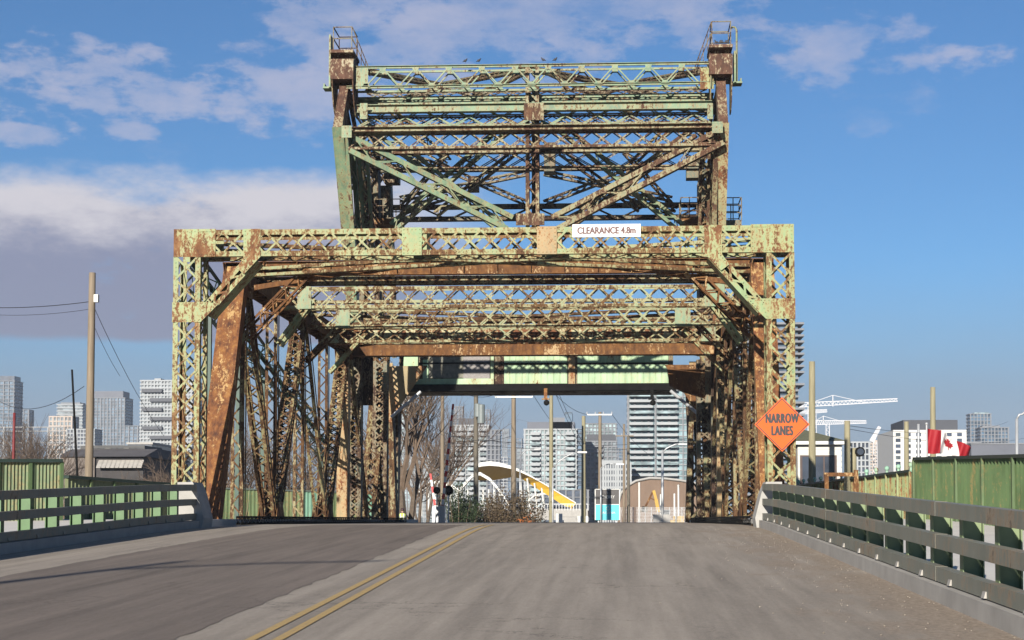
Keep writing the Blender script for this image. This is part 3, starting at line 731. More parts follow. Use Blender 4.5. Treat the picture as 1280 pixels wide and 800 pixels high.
# legs
YB = lambda z: YF(z) + RY
def leg(sx):
    x = XC + sx*HW; inn = -sx; m_ = M_tower if sx < 0 else painted('right_leg_paint', (.42, .44, .26), .52, off=51, rust=(.22, .085, .04), scale=1.5, streak=.35)
    pts = [V(x, YF(13.2)+2.0, 8.6), V(x, YF(13.2), 13.2), V(x, YF(17.6), 17.6), V(x+sx*0, YF(19.9), 19.9)]
    for i in range(3):
        A, B = pts[i], pts[i+1]; w_ = .50 if i < 2 else .42
        b = MB(); b.bar(A, B, w_, .03, FN); a = (B-A).normalized(); Ln = (B-A).length
        n = (FN - a*FN.dot(a)).normalized()
        for dx in (-w_/2+.016, w_/2-.016): b.bar(A+V(dx, .42, 0)-n*0, B+V(dx, .42, 0), .78, .03, (1, 0, 0))
        for c in range(int(Ln/.16)):
            for dx in (-.19, -.07, .07, .19): b.rivet(A + a*(c+.5)*.16 + V(dx, 0, 0) + n*.016, n, .024, .016)
        b.build('tower_leg', m_ if i < 2 else M_cap, tower)
    # inner laced face and second chord of the leg
    A, B = V(x + inn*.30, YF(13.2)+1.2, 12.0), V(x + inn*.30, YF(17.6)+1.2, 17.6)
    b = MB(); laced(b, A, B, (inn, 0, 0), 1.9, .20, 1.2, .10, .20, 'V'); laced(b, A+V(inn*.35, 1.6, 0), B+V(inn*.35, 1.6, 0), FN, .5, .4, .5, .06, .12, 'V', side='lace'); b.build('laced_leg', M_towerb if sx > 0 else M_tower, tower)
    # rear leg (shade of the frame put into its dark colour)
    A, B = V(x, YB(13.2)+2, 9), V(x, YB(20), 19.6)
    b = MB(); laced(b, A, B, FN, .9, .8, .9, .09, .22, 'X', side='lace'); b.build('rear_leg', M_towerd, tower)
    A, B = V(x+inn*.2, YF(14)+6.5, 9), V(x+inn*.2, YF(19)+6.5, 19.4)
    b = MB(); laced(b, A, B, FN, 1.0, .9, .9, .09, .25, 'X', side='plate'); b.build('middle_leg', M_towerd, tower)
    # side frame struts and diagonals
    for z_ in (13.4, 16, 18, 19.7):
        b = MB(); laced(b, (x, YF(z_)+.5, z_), (x, YB(z_), z_), (inn, 0, 0), .35, .3, .5, .06, .10, 'V'); b.build('side_strut', M_towerb, tower)
    for z0, z1, f0, f1 in ((13.4, 18, .1, 1), (18, 13.4, .1, 1), (19.7, 16, .05, .6)):
        b = MB(); laced(b, (x, YF(z0)+RY*f0, z0), (x, YF(z1)+RY*f1, z1), (inn, 0, 0), .4, .35, .5, .06, .11, 'V'); b.build('side_brace', M_towerd, tower)
    # sheave cap on the leg
    yk = YF(19.9); z0, z1 = Z_(100, yk), Z_(75, yk)
    hb = MB(); hb.box((x-.55, yk-.55, z0), (x+.50, yk+1.2, z1)); hb.box((x-.50, yk-.1, z1), (x+.46, yk+1.1, z1+.28)); hb.box((x-.56, yk-.6, z1+.28), (x+.5, yk+1.2, z1+.42))
    for c in range(6):
        for d_ in range(4): hb.rivet((x-.46+c*.17, yk-.55, z0+.1+d_*.2), FN, .02, .015)
    ho = hb.build('cap_box', M_cap, tower)
    for dx in (-.50, .44):
        b = MB(); b.prism([(x+dx, yk-.5, z0), (x+dx, yk+.9, z0), (x+dx, yk+.9, z0-1.5), (x+dx, yk+.35, z0-1.5), (x+dx, yk-.1, z0-1.1), (x+dx, yk-.4, z0-.5)], (.05, 0, 0)); b.build('side_plate', M_towerb, tower)
    b = MB(); b.box((x+sx*.62-.04, yk-.3, z0-.3), (x+sx*.62+.04, yk+.5, z1+1.2 if sx < 0 else z1+.2)); b.build('cable_guard', M_tower, tower)
    # railings of the top landing
    zt = z1+.42; rl = MB(); zz = Z_(35, yk)
    for dx in (-.42, .42):
        for yy in (yk-.5, yk+1.0): rl.bar((x+dx, yy, zt), (x+dx, yy, zz-(.0 if yy < yk else .1)), .04, .04)
    for z_ in (zz, (zz+zt)/2):
        for yy in (yk-.5, yk+1.0): rl.bar((x-.42, yy, z_), (x+.42, yy, z_), .04, .04)
        for dx in (-.42, .42): rl.bar((x+dx, yk-.5, z_), (x+dx, yk+1.0, z_), .04, .04, (1, 0, 0))
    for off in (0, .5): rl.bar((x+inn*.44, yk-.5, zz-off), (x+inn*1.15, yk+.2, z0+.55-off*.5), .04, .04)
    for t in (.25, .5, .75):
        p = V(x+inn*.44, yk-.5, zz).lerp(V(x+inn*1.15, yk+.2, z0+.55), t); rl.bar(p, p-V(0, 0, .8), .03, .03)
    rl.build('landing_railing', M_towerd, tower)
    b = MB(); b.box((x+sx*.5, yk-.2, z0-.32), (x+sx*.95, yk+.4, z0-.24)); b.box((x+sx*.86, yk-.2, z0-.24), (x+sx*.92, yk+.4, z0-.1)); b.build('foot_ledge', M_tower, tower)
for sx in (-1, 1): leg(sx)
b = MB(); xr = XC+HW+.72; yk = YF(19.9); b.tube([(xr, yk, Z_(105, yk)), (xr, yk, Z_(42, yk)), (xr-.06, yk, Z_(38.5, yk)), (xr-.17, yk, Z_(37.5, yk)), (xr-.27, yk, Z_(40, yk))], .045, 8); b.build('vent_pipe', M_tower, tower)

# platforms half way up
def platform(px0, px1, py, Y, ph, mat, name='platform'):
    P0, P1 = at(px0, py, Y), at(px1, py, Y); b = MB(); d = 1.6
    b.box((P0.x, Y, P0.z-.28), (P1.x, Y+d, P0.z)); o = b.build(name, mat, tower)
    r = MB(); n = max(2, round((P1.x-P0.x)/.45)); hh = ph
    for i in range(n+1):
        x = P0.x + (P1.x-P0.x)*i/n
        for yy in (Y+.04, Y+d-.04): r.bar((x, yy, P0.z), (x, yy, P0.z+hh), .045, .045)
    for k in (.33, .66, 1):
        for yy in (Y+.04, Y+d-.04): r.bar((P0.x, yy, P0.z+hh*k), (P1.x, yy, P0.z+hh*k), .04, .04)
        for x in (P0.x+.02, P1.x-.02): r.bar((x, Y, P0.z+hh*k), (x, Y+d, P0.z+hh*k), .04, .04)
    r.build('railing', M_towerd, o)
platform(851, 884, 272, 76.5, .98, M_rust)
platform(906, 927, 275, 74, 1.05, M_towerd)
platform(468, 500, 273, 77, .95, M_rust)
# machinery blocks behind the left and right legs
for (u0, u1, v0, v1, yy) in ((462, 488, 232, 278, 80), (872, 884, 228, 262, 81), (480, 498, 205, 228, 82.5), (858, 876, 195, 222, 82)):
    P0, P1 = at(u0, v0, yy), at(u1, v1, yy); b = MB(); b.box((P0.x, yy, P1.z), (P1.x, yy+.8, P0.z)); b.build('bearing_housing', M_towerd, tower)
for u0, u1, v0, v1, yy in ((680, 694, 178, 216, 80.5), (585, 598, 220, 238, 80.5)):
    P0, P1 = at(u0, v0, yy), at(u1, v1, yy); b = MB(); b.box((P0.x, yy, P1.z), (P1.x, yy+.6, P0.z)); b.build('counter_block', M_towerd, tower)
# solid base below: posts at the pier
for sx in (-1, 1):
    x = XC + sx*HW; xq = x if sx < 0 else x - .6
    b = MB(); laced(b, (xq+sx*.05, 86, .0), (xq+sx*.30, 86, 7.0), FN, 1.1, .9, 1.0, .13, .26, 'V', side='plate', riv=.2)
    b.build('pier_post', M_mixd, tower)
    b = MB(); b.box((xq+sx*.3-.58, 85.50, 5.4), (xq+sx*.3+.58, 85.53, 8.6)); b.build('cover_plate', M_yell, tower)
    b = MB(); laced(b, (x, 79.2, .0), (x, 83.5, 9.0), FN, .8, .8, .6, .09, .2, 'X', side='lace'); b.build('inclined_leg', M_mixd, tower)
    b = MB(); laced(b, (xq+sx*.2, 89.5, .0), (xq-sx*.1, 88.4, 8.0), FN, .55, .6, .6, .07, .16, 'V', side='lace'); b.build('rear_post', M_mixd, tower)
    b = MB(); laced(b, (xq-sx*.12, 88, .0), (xq-sx*.12, 88, 8.0), FN, .34, .6, .6, .07, .16, 'V', side='plate'); b.build('rear_post', M_towerd, tower)
    b = MB(); b.prism([(x-sx*.3, 85.2, 8.4), (x-sx*2.2, 85.2, 8.4), (x-sx*.3, 85.2, 5.6)], (0, .06, 0)); b.build('knee_plate', M_yell if sx < 0 else M_rust, tower)
    b = MB(); b.box((x-.9, 84.6, -.62), (x+.9, 87, .12)); b.build('pedestal', M_concl, tower)
    b = MB(); b.tube([(x-sx*.3, 84.9, Z_(521, 84.9)), (x-sx*1.9, 84.9, Z_(489, 84.9))], .09, 8); b.build('knee_pipe', M_galv, tower)
    # heavy rusted box girder end behind the last cross girder
    if sx < 0: continue
    b = MB(); P0, P1 = at(830, 462, 76), at(886, 500, 76); wd = P1.x-P0.x
    b.prism([(x-sx*.2, 76, P0.z), (x-sx*(.2+wd), 76, P0.z), (x-sx*(.2+wd)+sx*.1, 76, P0.z-.75), (x-sx*(wd-.55), 76, P1.z+.4), (x-sx*.2, 76, P1.z)], (0, .5, 0)); b.build('girder_end', M_rust, tower)
# tower mid structure between z 8 and 13 (seen through the portal)
for y_, z_, m_ in ((75, 9.4, M_mixd), (75, 12.3, M_towerb)):
    b = MB(); laced(b, (XC-HW+.3, y_, z_), (XC+HW-.3, y_, z_), FN, .6, .4, .75, .07, .13, 'X'); b.build('strut', m_, tower)

# ------------------------------------------------------------------ counterweight across the road
YC = 86.8
cw = thing('counterweight', 'pale green sheet-clad counterweight box hanging across the road inside the bridge tower', 'counterweight', (XC, YC+1.5, Z_(492, YC)))
def corr(mb, x0, x1, y, z0, z1, pitch=.32, amp=.03):
    n = int((x1-x0)/pitch)
    for i in range(n):
        a = x0+(x1-x0)*i/n; b_ = x0+(x1-x0)*(i+1)/n; q = (b_-a)
        mb.add([(a, y, z0), (a+q*.82, y, z0), (a+q*.86, y+amp, z0), (a+q*.96, y+amp, z0), (b_, y, z0), (a, y, z1), (a+q*.82, y, z1), (a+q*.86, y+amp, z1), (a+q*.96, y+amp, z1), (b_, y, z1)],
               [(0, 1, 6, 5), (1, 2, 7, 6), (2, 3, 8, 7), (3, 4, 9, 8)])
z0, z1 = Z_(480, YC), Z_(440, YC)
b = MB(); b.box((X_(498, YC), YC+.12, z0-.4), (X_(842, YC), YC+3, z1+.3)); b.build('box_body', M_towerd, cw)
b = MB(); b.box((X_(498, YC), YC-.25, Z_(488.5, YC)-.02), (X_(846, YC), YC+.11, Z_(480.5, YC))); b.build('bottom_beam', M_black, cw)
for u0, u1 in ((630, 709), (722, 836)):
    b = MB(); xa, xb = X_(u0, YC), X_(u1, YC); corr(b, xa, xb, YC, z0+.02, Z_(455.5, YC)); corr(b, xa, xb, YC+.05, Z_(453.5, YC), z1+.2); b.build('cladding_panel', M_cw, cw)
    b = MB(); b.box((xa, YC-.05, Z_(456, YC)), (xb, YC+.04, Z_(454.5, YC))); b.build('rub_rail', M_black, cw)
b = MB(); b.box((X_(711, YC), YC-.05, z0), (X_(719, YC), YC+.1, z1)); b.build('panel_post', M_yell, cw)
b = MB(); xa, xb = X_(504, YC), X_(616, YC)
b.box((xa, YC-.04, z0), (X_(522, YC), YC+.02, z1)); b.box((xa, YC-.05, z0-.005), (xb, YC+.02, z0+.30)); b.box((X_(528, YC), YC-.02, z0+.3), (X_(535, YC), YC+.03, z1-.4)); b.box((X_(613, YC), YC-.03, z0), (X_(617, YC), YC+.02, z1))
b.build('broken_frame', M_cw, cw)
b = MB(); b.box((X_(579, YC), YC-.02, Z_(474, YC)), (X_(612, YC), YC+.0, z1)); b.build('patch_board', plain('grey_board', (.30, .28, .27), .9, .3, 8, sc_=(1, 1, 6)), cw)
b = MB()
for i in range(34):
    x = X_(536, YC)+i*.058; b.box((x, YC+.03, z0+.35), (x+.045, YC+.05, z1-.1-random.random()*.1))
b.build('torn_boards', plain('weathered_board', (.28, .27, .22), .9, .4, 4), cw)
b = MB(); b.box((X_(522, YC), YC-.05, Z_(454.5, YC)), (X_(612, YC), YC-.02, Z_(452.8, YC))); b.build('rub_rail', M_black, cw)
# lamps under the bridge
for px, lab in ((682, 'small black camera dome on an orange bracket under the counterweight'), (815, 'small round black lamp under the right end of the counterweight')):
    P = at(px, 490, YC-.3); t = thing('hanging_camera', lab, 'camera', (P.x, P.y, P.z-.6))
    b = MB(); b.box((P.x-.09, P.y-.06, P.z-.35), (P.x+.09, P.y+.06, P.z+.2)); b.box((P.x-.2, P.y-.08, P.z-.42), (P.x+.2, P.y+.08, P.z-.35)); b.build('bracket', M_endpost if px < 700 else M_black, t)
    b = MB(); b.ball((P.x+.05, P.y, P.z-.58), .16, 10, 7); b.build('dome', M_black, t, smooth=True)

# pigeons
def pigeon(p, lab, grp, flip=1, proto=[None]):
    if proto[0] is None:
        r = thing('pigeon', lab, 'bird', p, grp)
        b = MB(); pr = [(-.17, .0, .010), (-.10, .045, .022), (-.02, .075, .06), (.05, .09, .058), (.10, .125, .042), (.13, .17, .03), (.15, .195, .028), (.175, .20, .016), (.20, .195, .004)]
        b.tube([V(a*.62, 0, .05+h*.75)+Vector(p) for a, h, r_ in pr], [q*.95 for _, _, q in pr], 8)
        for s_ in (-.02, .02): b.bar(Vector(p)+V(.03, s_, 0), Vector(p)+V(.03, s_, .09), .008, .008)
        b.build('body', M_bird, r, smooth=True); proto[0] = r; return r
    r0 = proto[0]; r = lnk(r0.copy()); r.location = p; r.rotation_euler = (0, 0, 0 if flip > 0 else math.pi)
    r['label'] = lab; r['group'] = grp
    for ch in r0.children: c = lnk(ch.copy()); c.parent = r
    return r
ytop = A0 = None
yb_ = hp(440, 893, 97)[0].y; zb_ = zc1+.10
for i, px in enumerate((581, 598, 680, 694)):
    pigeon((X_(px, yb_), yb_-.40, zb_), 'dark pigeon perched on the top girder of the bridge tower', 'pigeons on the top girder', 1 if i % 2 else -1)
ykk = YF(19.9); zl = Z_(75, ykk)+.42
for i, px in enumerate((898, 902, 905, 909, 912)):
    pigeon((X_(px, ykk), ykk-.5, zl), 'dark pigeon in the row on the right leg cap of the tower', 'pigeons on the right leg cap', 1 if i % 2 else -1)

# ------------------------------------------------------------------ guard railings
def railing(sx, y0, y1, ypost, pitch, lab):
    xk = XK1 if sx > 0 else XK0; xr_ = xk + sx*.16; xp = xk + sx*.34
    t = thing('guard_railing', lab, 'railing', (xp, (y0+y1)/2, zr((y0+y1)/2)+.2))
    for h in (.27, .66, 1.05):
        b = MB(); y = y0
        while y < y1 - .01:
            ye = min(y1, y+2.0)
            p0, p1 = V(xr_, y, zr(y)+h+.03), V(xr_, ye, zr(ye)+h+.03)
            b.bar(p0, p1, .17, .14, (-sx, 0, 0)); y = ye
        for yj in (9.3, 19.5, 29.8, 40.0):
            if y0 < yj < y1: b.bar(V(xr_, yj, zr(yj)+h+.03), V(xr_, yj+.05, zr(yj)+h+.03), .176, .146, (-sx, 0, 0))
        b.build('rail', M_rail, t)
    y = ypost
    while y < y1 - .3:
        z = zr(y)+.20; b = MB()
        b.box((xp-.11, y-.008, z+.02), (xp+.11, y+.008, z+.93)); 
        for dx in (-.115, .115): b.box((xp+dx-.008, y-.085, z+.02), (xp+dx+.008, y+.085, z+.93))
        po = b.build('post', M_postg if sx < 0 else M_postr, t)
        g = MB(); g.box((xp-.18, y-.15, z), (xp+.2, y+.15, z+.02)); g.prism([(xp-sx*.28, y-.07, z+.02), (xp-sx*.28, y+.07, z+.02), (xp-sx*.18, y+.07, z+.02), (xp-sx*.18, y-.07, z+.02)], (sx*.02, 0, .07))
        for yy in (-.11, .11): g.box((xp-.15, y+yy-.015, z+.02), (xp-.12, y+yy+.015, z+.05))
        g.build('base_plate', M_conc if sx > 0 else M_rail, po)
        y += pitch
    # concrete end pier
    xe0, xe1 = xk - sx*.05, xk + sx*.62; z = zr(43.2)
    b = MB(); b.prism([(xe0, y1, z-.1), (xe0-sx*.05, y1, z+.25), (xe0+sx*.12, y1, z+.92), (xe0+sx*.25, y1, z+1.22), (xe1, y1, z+1.22), (xe1, y1, z-.1)], (0, 1.0, 0)); b.build('end_pier', M_concl, t)
railing(1, 4, 43.0, 6.4, 1.75, 'three-rail guard railing with green posts along the right kerb of the road')
railing(-1, 4, 42.6, 5.7, 1.48, 'three-rail guard railing with green posts along the left kerb of the road')

# ------------------------------------------------------------------ fences
def corr_fence(name, lab, x, ya, yb, hfun, mat, pitch=.16, amp=.04, post=2.4, trim=M_fencedk, finial=False, inner=-1, postmat=None):
    t = thing(name, lab, 'fence', (x, (ya+yb)/2, zr((ya+yb)/2)))
    b = MB(); n = int((yb-ya)/pitch*2)
    vs, fs = [], []
    for i in range(n+1):
        y = ya + (yb-ya)*i/n; z = zr(y)+.12; dx = amp if i % 2 else -amp
        vs += [(x+dx, y, z), (x+dx, y, hfun(y))]
        if i: k = 2*i; fs.append((k-2, k, k+1, k-1))
    b.add(vs, fs); b.build('sheet', mat, t)
    y = ya; k = 0
    while y <= yb + .01:
        p = MB(); p.box((x+inner*.09-.03, y-.05, zr(y)+.12), (x+inner*.09+.03, y+.05, hfun(y)+.02)); po = p.build('post', postmat or mat, t)
        if finial:
            f = MB(); zt = hfun(y)+.1; f.tube([(x+inner*.05, y, zt-.1), (x+inner*.05, y, zt+.05)], .045, 8); f.ball((x+inner*.05, y, zt+.12), .085, 8, 6); f.build('finial', M_mint, po, smooth=True)
        y += post
    yy = ya; tr = MB()
    while yy < yb-.01:
        ye = min(yb, yy+2); tr.bar((x, yy, hfun(yy)+.04), (x, ye, hfun(ye)+.04), .08, .22, (1, 0, 0)); yy = ye
    tr.build('top_rail', trim, t); return t
XF = 8.9
def hR(y): t = (y-35)/13.5; return Z_(572, 35, 1278)*(1-t) + Z_(575, 48.5, 1142)*t
corr_fence('sheet_fence', 'tall green corrugated fence in front of the red and white flag', XF, 24.2, 48.6, hR, M_fence, pitch=.34, amp=.07, post=3.05)
fe = MB()
fe.box((XF-.03, 48.7, zr(48)-.3), (XF+4, 48.74, hR(48.6)))
tagged(fe.build('return_fence', M_fence), 'short end panel closing the tall green fence on the right', 'fence')
def hO(y):
    t = (y-49)/30; return Z_(590, 49, 1135)*(1-t) + (Z_(607, 79, 1000))*t
corr_fence('iron_fence', 'old rust-streaked picket fence with pale mint ball finials beside the right walk', XF, 49.2, 84, lambda y: hO(min(y, 79)), M_oldfence, pitch=.22, amp=.05, post=2.2, finial=True)
def panel_fence(name, lab, A, B, h0, h1, zb, mat, pitch, amp, post, alt=None, trim=M_fencedk, fin=False, pm=None):
    A, B = Vector((A[0], A[1], 0)), Vector((B[0], B[1], 0)); d = B - A; Ln = d.length; a = d.normalized(); q = V(a.y, -a.x, 0)
    if q.y > 0: q = -q
    t = thing(name, lab, 'fence', ((A.x+B.x)/2, (A.y+B.y)/2, zb)); H = lambda u: h0 + (h1-h0)*u/Ln
    np_ = max(1, round(Ln/post)); 
    for k in range(np_):
        u0, u1 = Ln*k/np_, Ln*(k+1)/np_; n = max(2, int((u1-u0)/pitch*2)); vs, fs = [], []
        for i in range(n+1):
            u = u0+(u1-u0)*i/n; p = A + a*u + q*(amp if i % 2 else -amp); vs += [V(p.x, p.y, zb), V(p.x, p.y, H(u))]
            if i: m_ = 2*i; fs.append((m_-2, m_, m_+1, m_-1))
        b = MB(); b.add(vs, fs); b.build('sheet', alt[k % len(alt)] if alt else mat, t)
        p = A + a*u1; b = MB(); b.bar(p+q*(amp+.03)+V(0, 0, zb), p+q*(amp+.03)+V(0, 0, H(u1)+.02), .09, .06, q); po = b.build('post', pm or mat, t)
        if fin:
            p = p + q*.05; f = MB(); f.tube([p+V(0, 0, H(u1)+.05), p+V(0, 0, H(u1)+.17)], .045, 8); f.ball(p+V(0, 0, H(u1)+.22), .085, 8, 6); f.build('finial', M_mint, po, smooth=True)
    b = MB(); b.bar(A+V(0, 0, h0+.05), B+V(0, 0, h1+.05), .24, .09, (0, 0, 1)); b.build('top_rail', trim, t); return t
x0_, x1_ = X_(-45, 42.5), X_(76, 44.5)
panel_fence('sheet_fence', 'tall green corrugated fence left of the road ending beside the wooden pole', (x0_, 42.5), (x1_, 44.5), Z_(578, 42.5, 0), Z_(578, 44.5, 76), -.2, M_fencel2, .10, .02, .95, fin=False, pm=M_fence)
x0_, x1_ = X_(82, 46.5), X_(222, 51.5)
panel_fence('sheet_fence', 'lower weathered green fence with a dark sloping top beside the left portal post', (x0_, 46.5), (x1_, 51.5), Z_(598, 46.5, 82), Z_(608, 51.5, 215), -.35, M_fencel, .16, .03, 1.1, pm=M_fence)
x0_, x1_ = X_(262, 93), X_(490, 95)
M_fmint = plain('mint_sheet', (.17, .32, .23), .5, .15, 1.2)
panel_fence('sheet_fence', 'olive and mint sheet fence on the far bank seen between the left truss members', (x0_, 93), (x1_, 95), Z_(611, 93, 300), Z_(618, 95, 480), -1.7, M_fencel, .22, .04, 1.7, alt=[M_fencel2, M_fencel2, M_fencel2, M_fmint, M_fencel2, M_fmint, M_fencel2], pm=M_fence)
# pale mint sheets showing between the truss members
for (u0, u1, yy) in ((379, 401, 60), (430, 452, 66)):
    pass
# finials on the left fence
f = MB()
# rusty square frame beyond the right rail
P = at(1033, 593, 44); P2 = at(1070, 593, 44)
fr = thing('pipe_frame', 'rust-brown pipe frame standing beside the finial fence on the right', 'frame', ((P.x+P2.x)/2, 44, zr(44)))
b = MB()
for x in (P.x, P2.x): b.bar((x, 44, zr(44)+.1), (x, 44, P.z+(.12 if x == P2.x else 0)), .11, .11)
b.build('upright', M_rust, fr); b = MB(); b.bar((P.x-.05, 44.12, P.z), (P2.x+.05, 44.12, P.z), .1, .1); b.build('crossbar', M_rust, fr)
# cones on the right walk
def barrel(px, Y, lab):
    x = X_(px, Y); z = zr(Y)+.17; t = thing('traffic_cone', lab, 'traffic cone', (x, Y, z), 'orange cones on the right walk')
    b = MB(); b.tube([(x, Y, z+.03), (x, Y, z+.72)], [.17, .04], 12); b.build('cone', M_orange, t, smooth=False)
    b = MB(); b.tube([(x, Y, z+.38), (x, Y, z+.52)], [.115, .088], 12); b.build('reflective_band', M_white, t)
    b = MB(); b.box((x-.2, Y-.2, z), (x+.2, Y+.2, z+.03)); b.build('base', M_ink, t)
barrel(1087, 39.5, 'nearer orange traffic cone seen through the right railing'); barrel(1066, 41.0, 'farther orange traffic cone seen through the right railing')

# ------------------------------------------------------------------ flag
YFg = 52.0
st = at(1159, 600, YFg); ztp = Z_(531, YFg, 1159)
fl = thing('flag', 'red and white maple leaf flag drooping on its staff above the tall green fence', 'flag', (st.x, YFg, -1.0))
b = MB(); b.tube([(st.x, YFg, -1.7), (st.x, YFg, ztp)], .03, 8); b.ball((st.x, YFg, ztp+.03), .05, 8, 6); b.build('staff', M_galv, fl)
def fpos(u, v, lift=0):
    """u along the fly, v down the hoist"""
    s = F / YFg
    x = 1159.5 + 54*u + 1.2*math.sin(u*9+v*2)
    top = 535.5 + 3*u + 21*u*u*1.05 - 1.5*math.sin(u*7)
    hgt = 31*(1-u) + 17*u + 2*math.sin(u*8)
    if u < .32: top = 535.5 + 8*u
    elif u < .55: top = 538 + (u-.32)*52*.8
    else: top = 547.5 + (u-.55)*26
    y = top + hgt*v
    p = at(x, y, YFg); p.y = YFg + .16*math.sin(u*13 + v*1.5) + .05*math.sin(u*31+v*3) - lift
    return p
NU, NVv = 48, 16
for nm, ua, ub, mt in (('red_panel', 0, 14, M_red), ('white_panel', 14, 33, M_flagw), ('red_panel', 33, 48, M_red)):
    b = MB(); vs, fs = [], []
    for i in range(ua, ub+1):
        for j in range(NVv+1): vs.append(fpos(i/NU, j/NVv))
    for i in range(ub-ua):
        for j in range(NVv): k = i*(NVv+1)+j; fs.append((k, k+1, k+NVv+2, k+NVv+1))
    b.add(vs, fs); b.build(nm, mt, fl, smooth=True)
leaf = [(0, 1), (.12, .76), (.3, .86), (.22, .45), (.42, .62), (.47, .5), (.75, .55), (.66, .3), (.8, .22), (.42, -.1), (.47, -.28), (.06, -.2), (.06, -.62)]
leaf += [(-x, y) for x, y in leaf[::-1][:-1]] 
b = MB(); cu, cv = .50, .50; lv = [fpos(cu, cv+.02, .03)]
fine = []
for i in range(len(leaf)):
    a, c = leaf[i], leaf[(i+1) % len(leaf)]
    for t in (0, .5): fine.append((a[0]+(c[0]-a[0])*t, a[1]+(c[1]-a[1])*t))
rings = 4; n = len(fine)
for r_ in range(1, rings+1):
    for x, y in fine: lv.append(fpos(cu + x*.15*r_/rings, cv - y*.40*r_/rings, .03))
fs = [(0, 1+i, 1+(i+1) % n) for i in range(n)]
for r_ in range(rings-1):
    for i in range(n): a = 1+r_*n+i; c = 1+r_*n+(i+1) % n; fs.append((a, a+n, c+n, c))
b.add(lv, fs); b.build('maple_leaf', M_red, fl, smooth=True)

# ------------------------------------------------------------------ poles, wires, lamps
def pole(px, ytop, Y, r, lab, mat=M_wood, pxt=None, zb=-1.72, arm=None, steel=False, name='utility_pole', wmat=M_wire, slant=False):
    pb = at(px, 640, Y); pt = at(pxt or px, ytop, Y); zb = zb if Y > 95 or abs(pb.x+4) > 10 else zr(Y)
    pb.z = zb
    t = thing(name, lab, 'pole', pb)
    b = MB(); n = 8; b.tube([pb.lerp(pt, i/n) for i in range(n+1)], [r*(1.05-.3*i/n) for i in range(n+1)], 10); b.build('shaft', mat, t, smooth=True)
    if arm:
        for (a0, a1, ay) in arm:
            q = MB(); z = Z_(ay, Y, px); xa, xb = X_(a0, Y), X_(a1, Y); q.box((xa, Y-r-.06, z-.06), (xb, Y-r+.05, z+.06))
            ao = q.build('crossarm', M_white if steel else mat, t)
            for k in range(4):
                x = xa + (xb-xa)*(k/3); i_ = MB(); i_.tube([(x, Y-r, z+.06), (x, Y-r, z+.28)], [.07, .045], 8); i_.build('insulator', M_galv, ao)
    return t, pt
pl, ptL = pole(110, 341, 52, .145, 'tall weathered wooden pole standing alone behind the left fences', M_wood, pxt=115.5)
b = MB(); b.box((ptL.x+.12, 51.8, ptL.z-1.0), (ptL.x+.26, 51.95, ptL.z-.75)); b.build('light_sensor', M_white, pl)
pole(1015, 452, 75, .19, 'bare wooden pole rising behind the ivory cabin on the right', M_woodg)
pole(1059, 526, 62, .15, 'shorter wooden pole just right of the ivory cabin', M_woodg)
pole(1067, 560, 63, .15, 'stub wooden post with a black signal lamp right of the cabin', M_woodg)
pole(1166, 484, 80, .17, 'wooden pole standing behind the red and white flag', M_woodg)
pole(1133, 527, 85, .16, 'wooden pole in front of the left end of the white apartment block', M_woodg)
pole(1148, 530, 110, .12, 'thin grey pole with a small bracket before the white apartment block', M_galv)
pole(553, 470, 130, .18, 'brown wooden pole half hidden by the bare tree beyond the bridge', M_wood)
p595, _ = pole(595, 470, 128, .22, 'dark wooden pole with transformers seen under the counterweight', M_wooddk)
pole(642, 478, 126, .22, 'wooden pole with a white crossarm and insulators seen under the bridge', M_wood, arm=[(619, 666, 496.5)], steel=True)
pole(689, 475, 130, .19, 'straight wooden pole in front of the grey apartment tower', M_woodg)
pole(729.5, 520, 140, .22, 'short-topped yellowish wooden pole right of the grey apartment tower', M_woodg)
pole(750, 515, 150, .2, 'wooden pole with a wide white crossarm in front of the billboard', M_wood, arm=[(734, 765, 518.5)], steel=True)
pole(780, 530, 175, .16, 'thin wooden pole with a small arm just left of the glass tower', M_wood, arm=[(770, 792, 545)])
pole(785.5, 545, 160, .18, 'dark reddish pole with traffic signals beside the tan hall', M_wooddk)
pole(15, 516, 90, .10, 'dark red mast standing in the bare trees at the far left', plain('oxide_red', (.18, .02, .02), .6, .2), pxt=18)
pole(104, 462, 53, .045, 'thin dark leaning rod beside the tall left wooden pole', M_black, pxt=90)
pole(617, 590, 250, .14, 'thin grey pole beside the white arch beyond the bridge', M_galv)
b = MB()
for px, v0, v1, r_ in ((597, 505, 521, .26), (601.5, 506, 529, .30)):
    P0, P1 = at(px, v0, 127.3), at(px, v1, 127.3); b = MB(); b.tube([P1, P0], r_, 12); b.ball(P0, (r_, r_, .05), 12, 4); b.build('transformer', M_trafo, p595)
def lamp(px, ytop, Y, arm_px, arm_y, r, lab, mat=M_galv):
    pb = at(px, 650, Y); pb.z = -1.72; pt = at(px, ytop, Y); t = thing('street_lamp', lab, 'street lamp', pb)
    b = MB(); b.tube([pb, pb.lerp(pt, .5), pt], [r, r*.85, r*.7], 8); b.build('shaft', mat, t, smooth=True)
    pa = at(arm_px, arm_y, Y); b = MB(); mid = pt.lerp(pa, .5)+V(0, 0, abs(pa.x-pt.x)*.12); b.tube([pt, pt.lerp(mid, .5)+V(0,0,.1), mid, pa.lerp(mid, .4)+V(0,0,.05), pa], r*.5, 8); b.build('arm', mat, t, smooth=True)
    s_ = 1 if pa.x > pt.x else -1; b = MB(); b.box((pa.x, Y-.15, pa.z-.09), (pa.x+s_*.75, Y+.15, pa.z+.04)); b.build('lamp_head', mat, t)
lamp(828, 566, 140, 848, 555, .14, 'pale street lamp in front of the tan hall with its arm to the right')
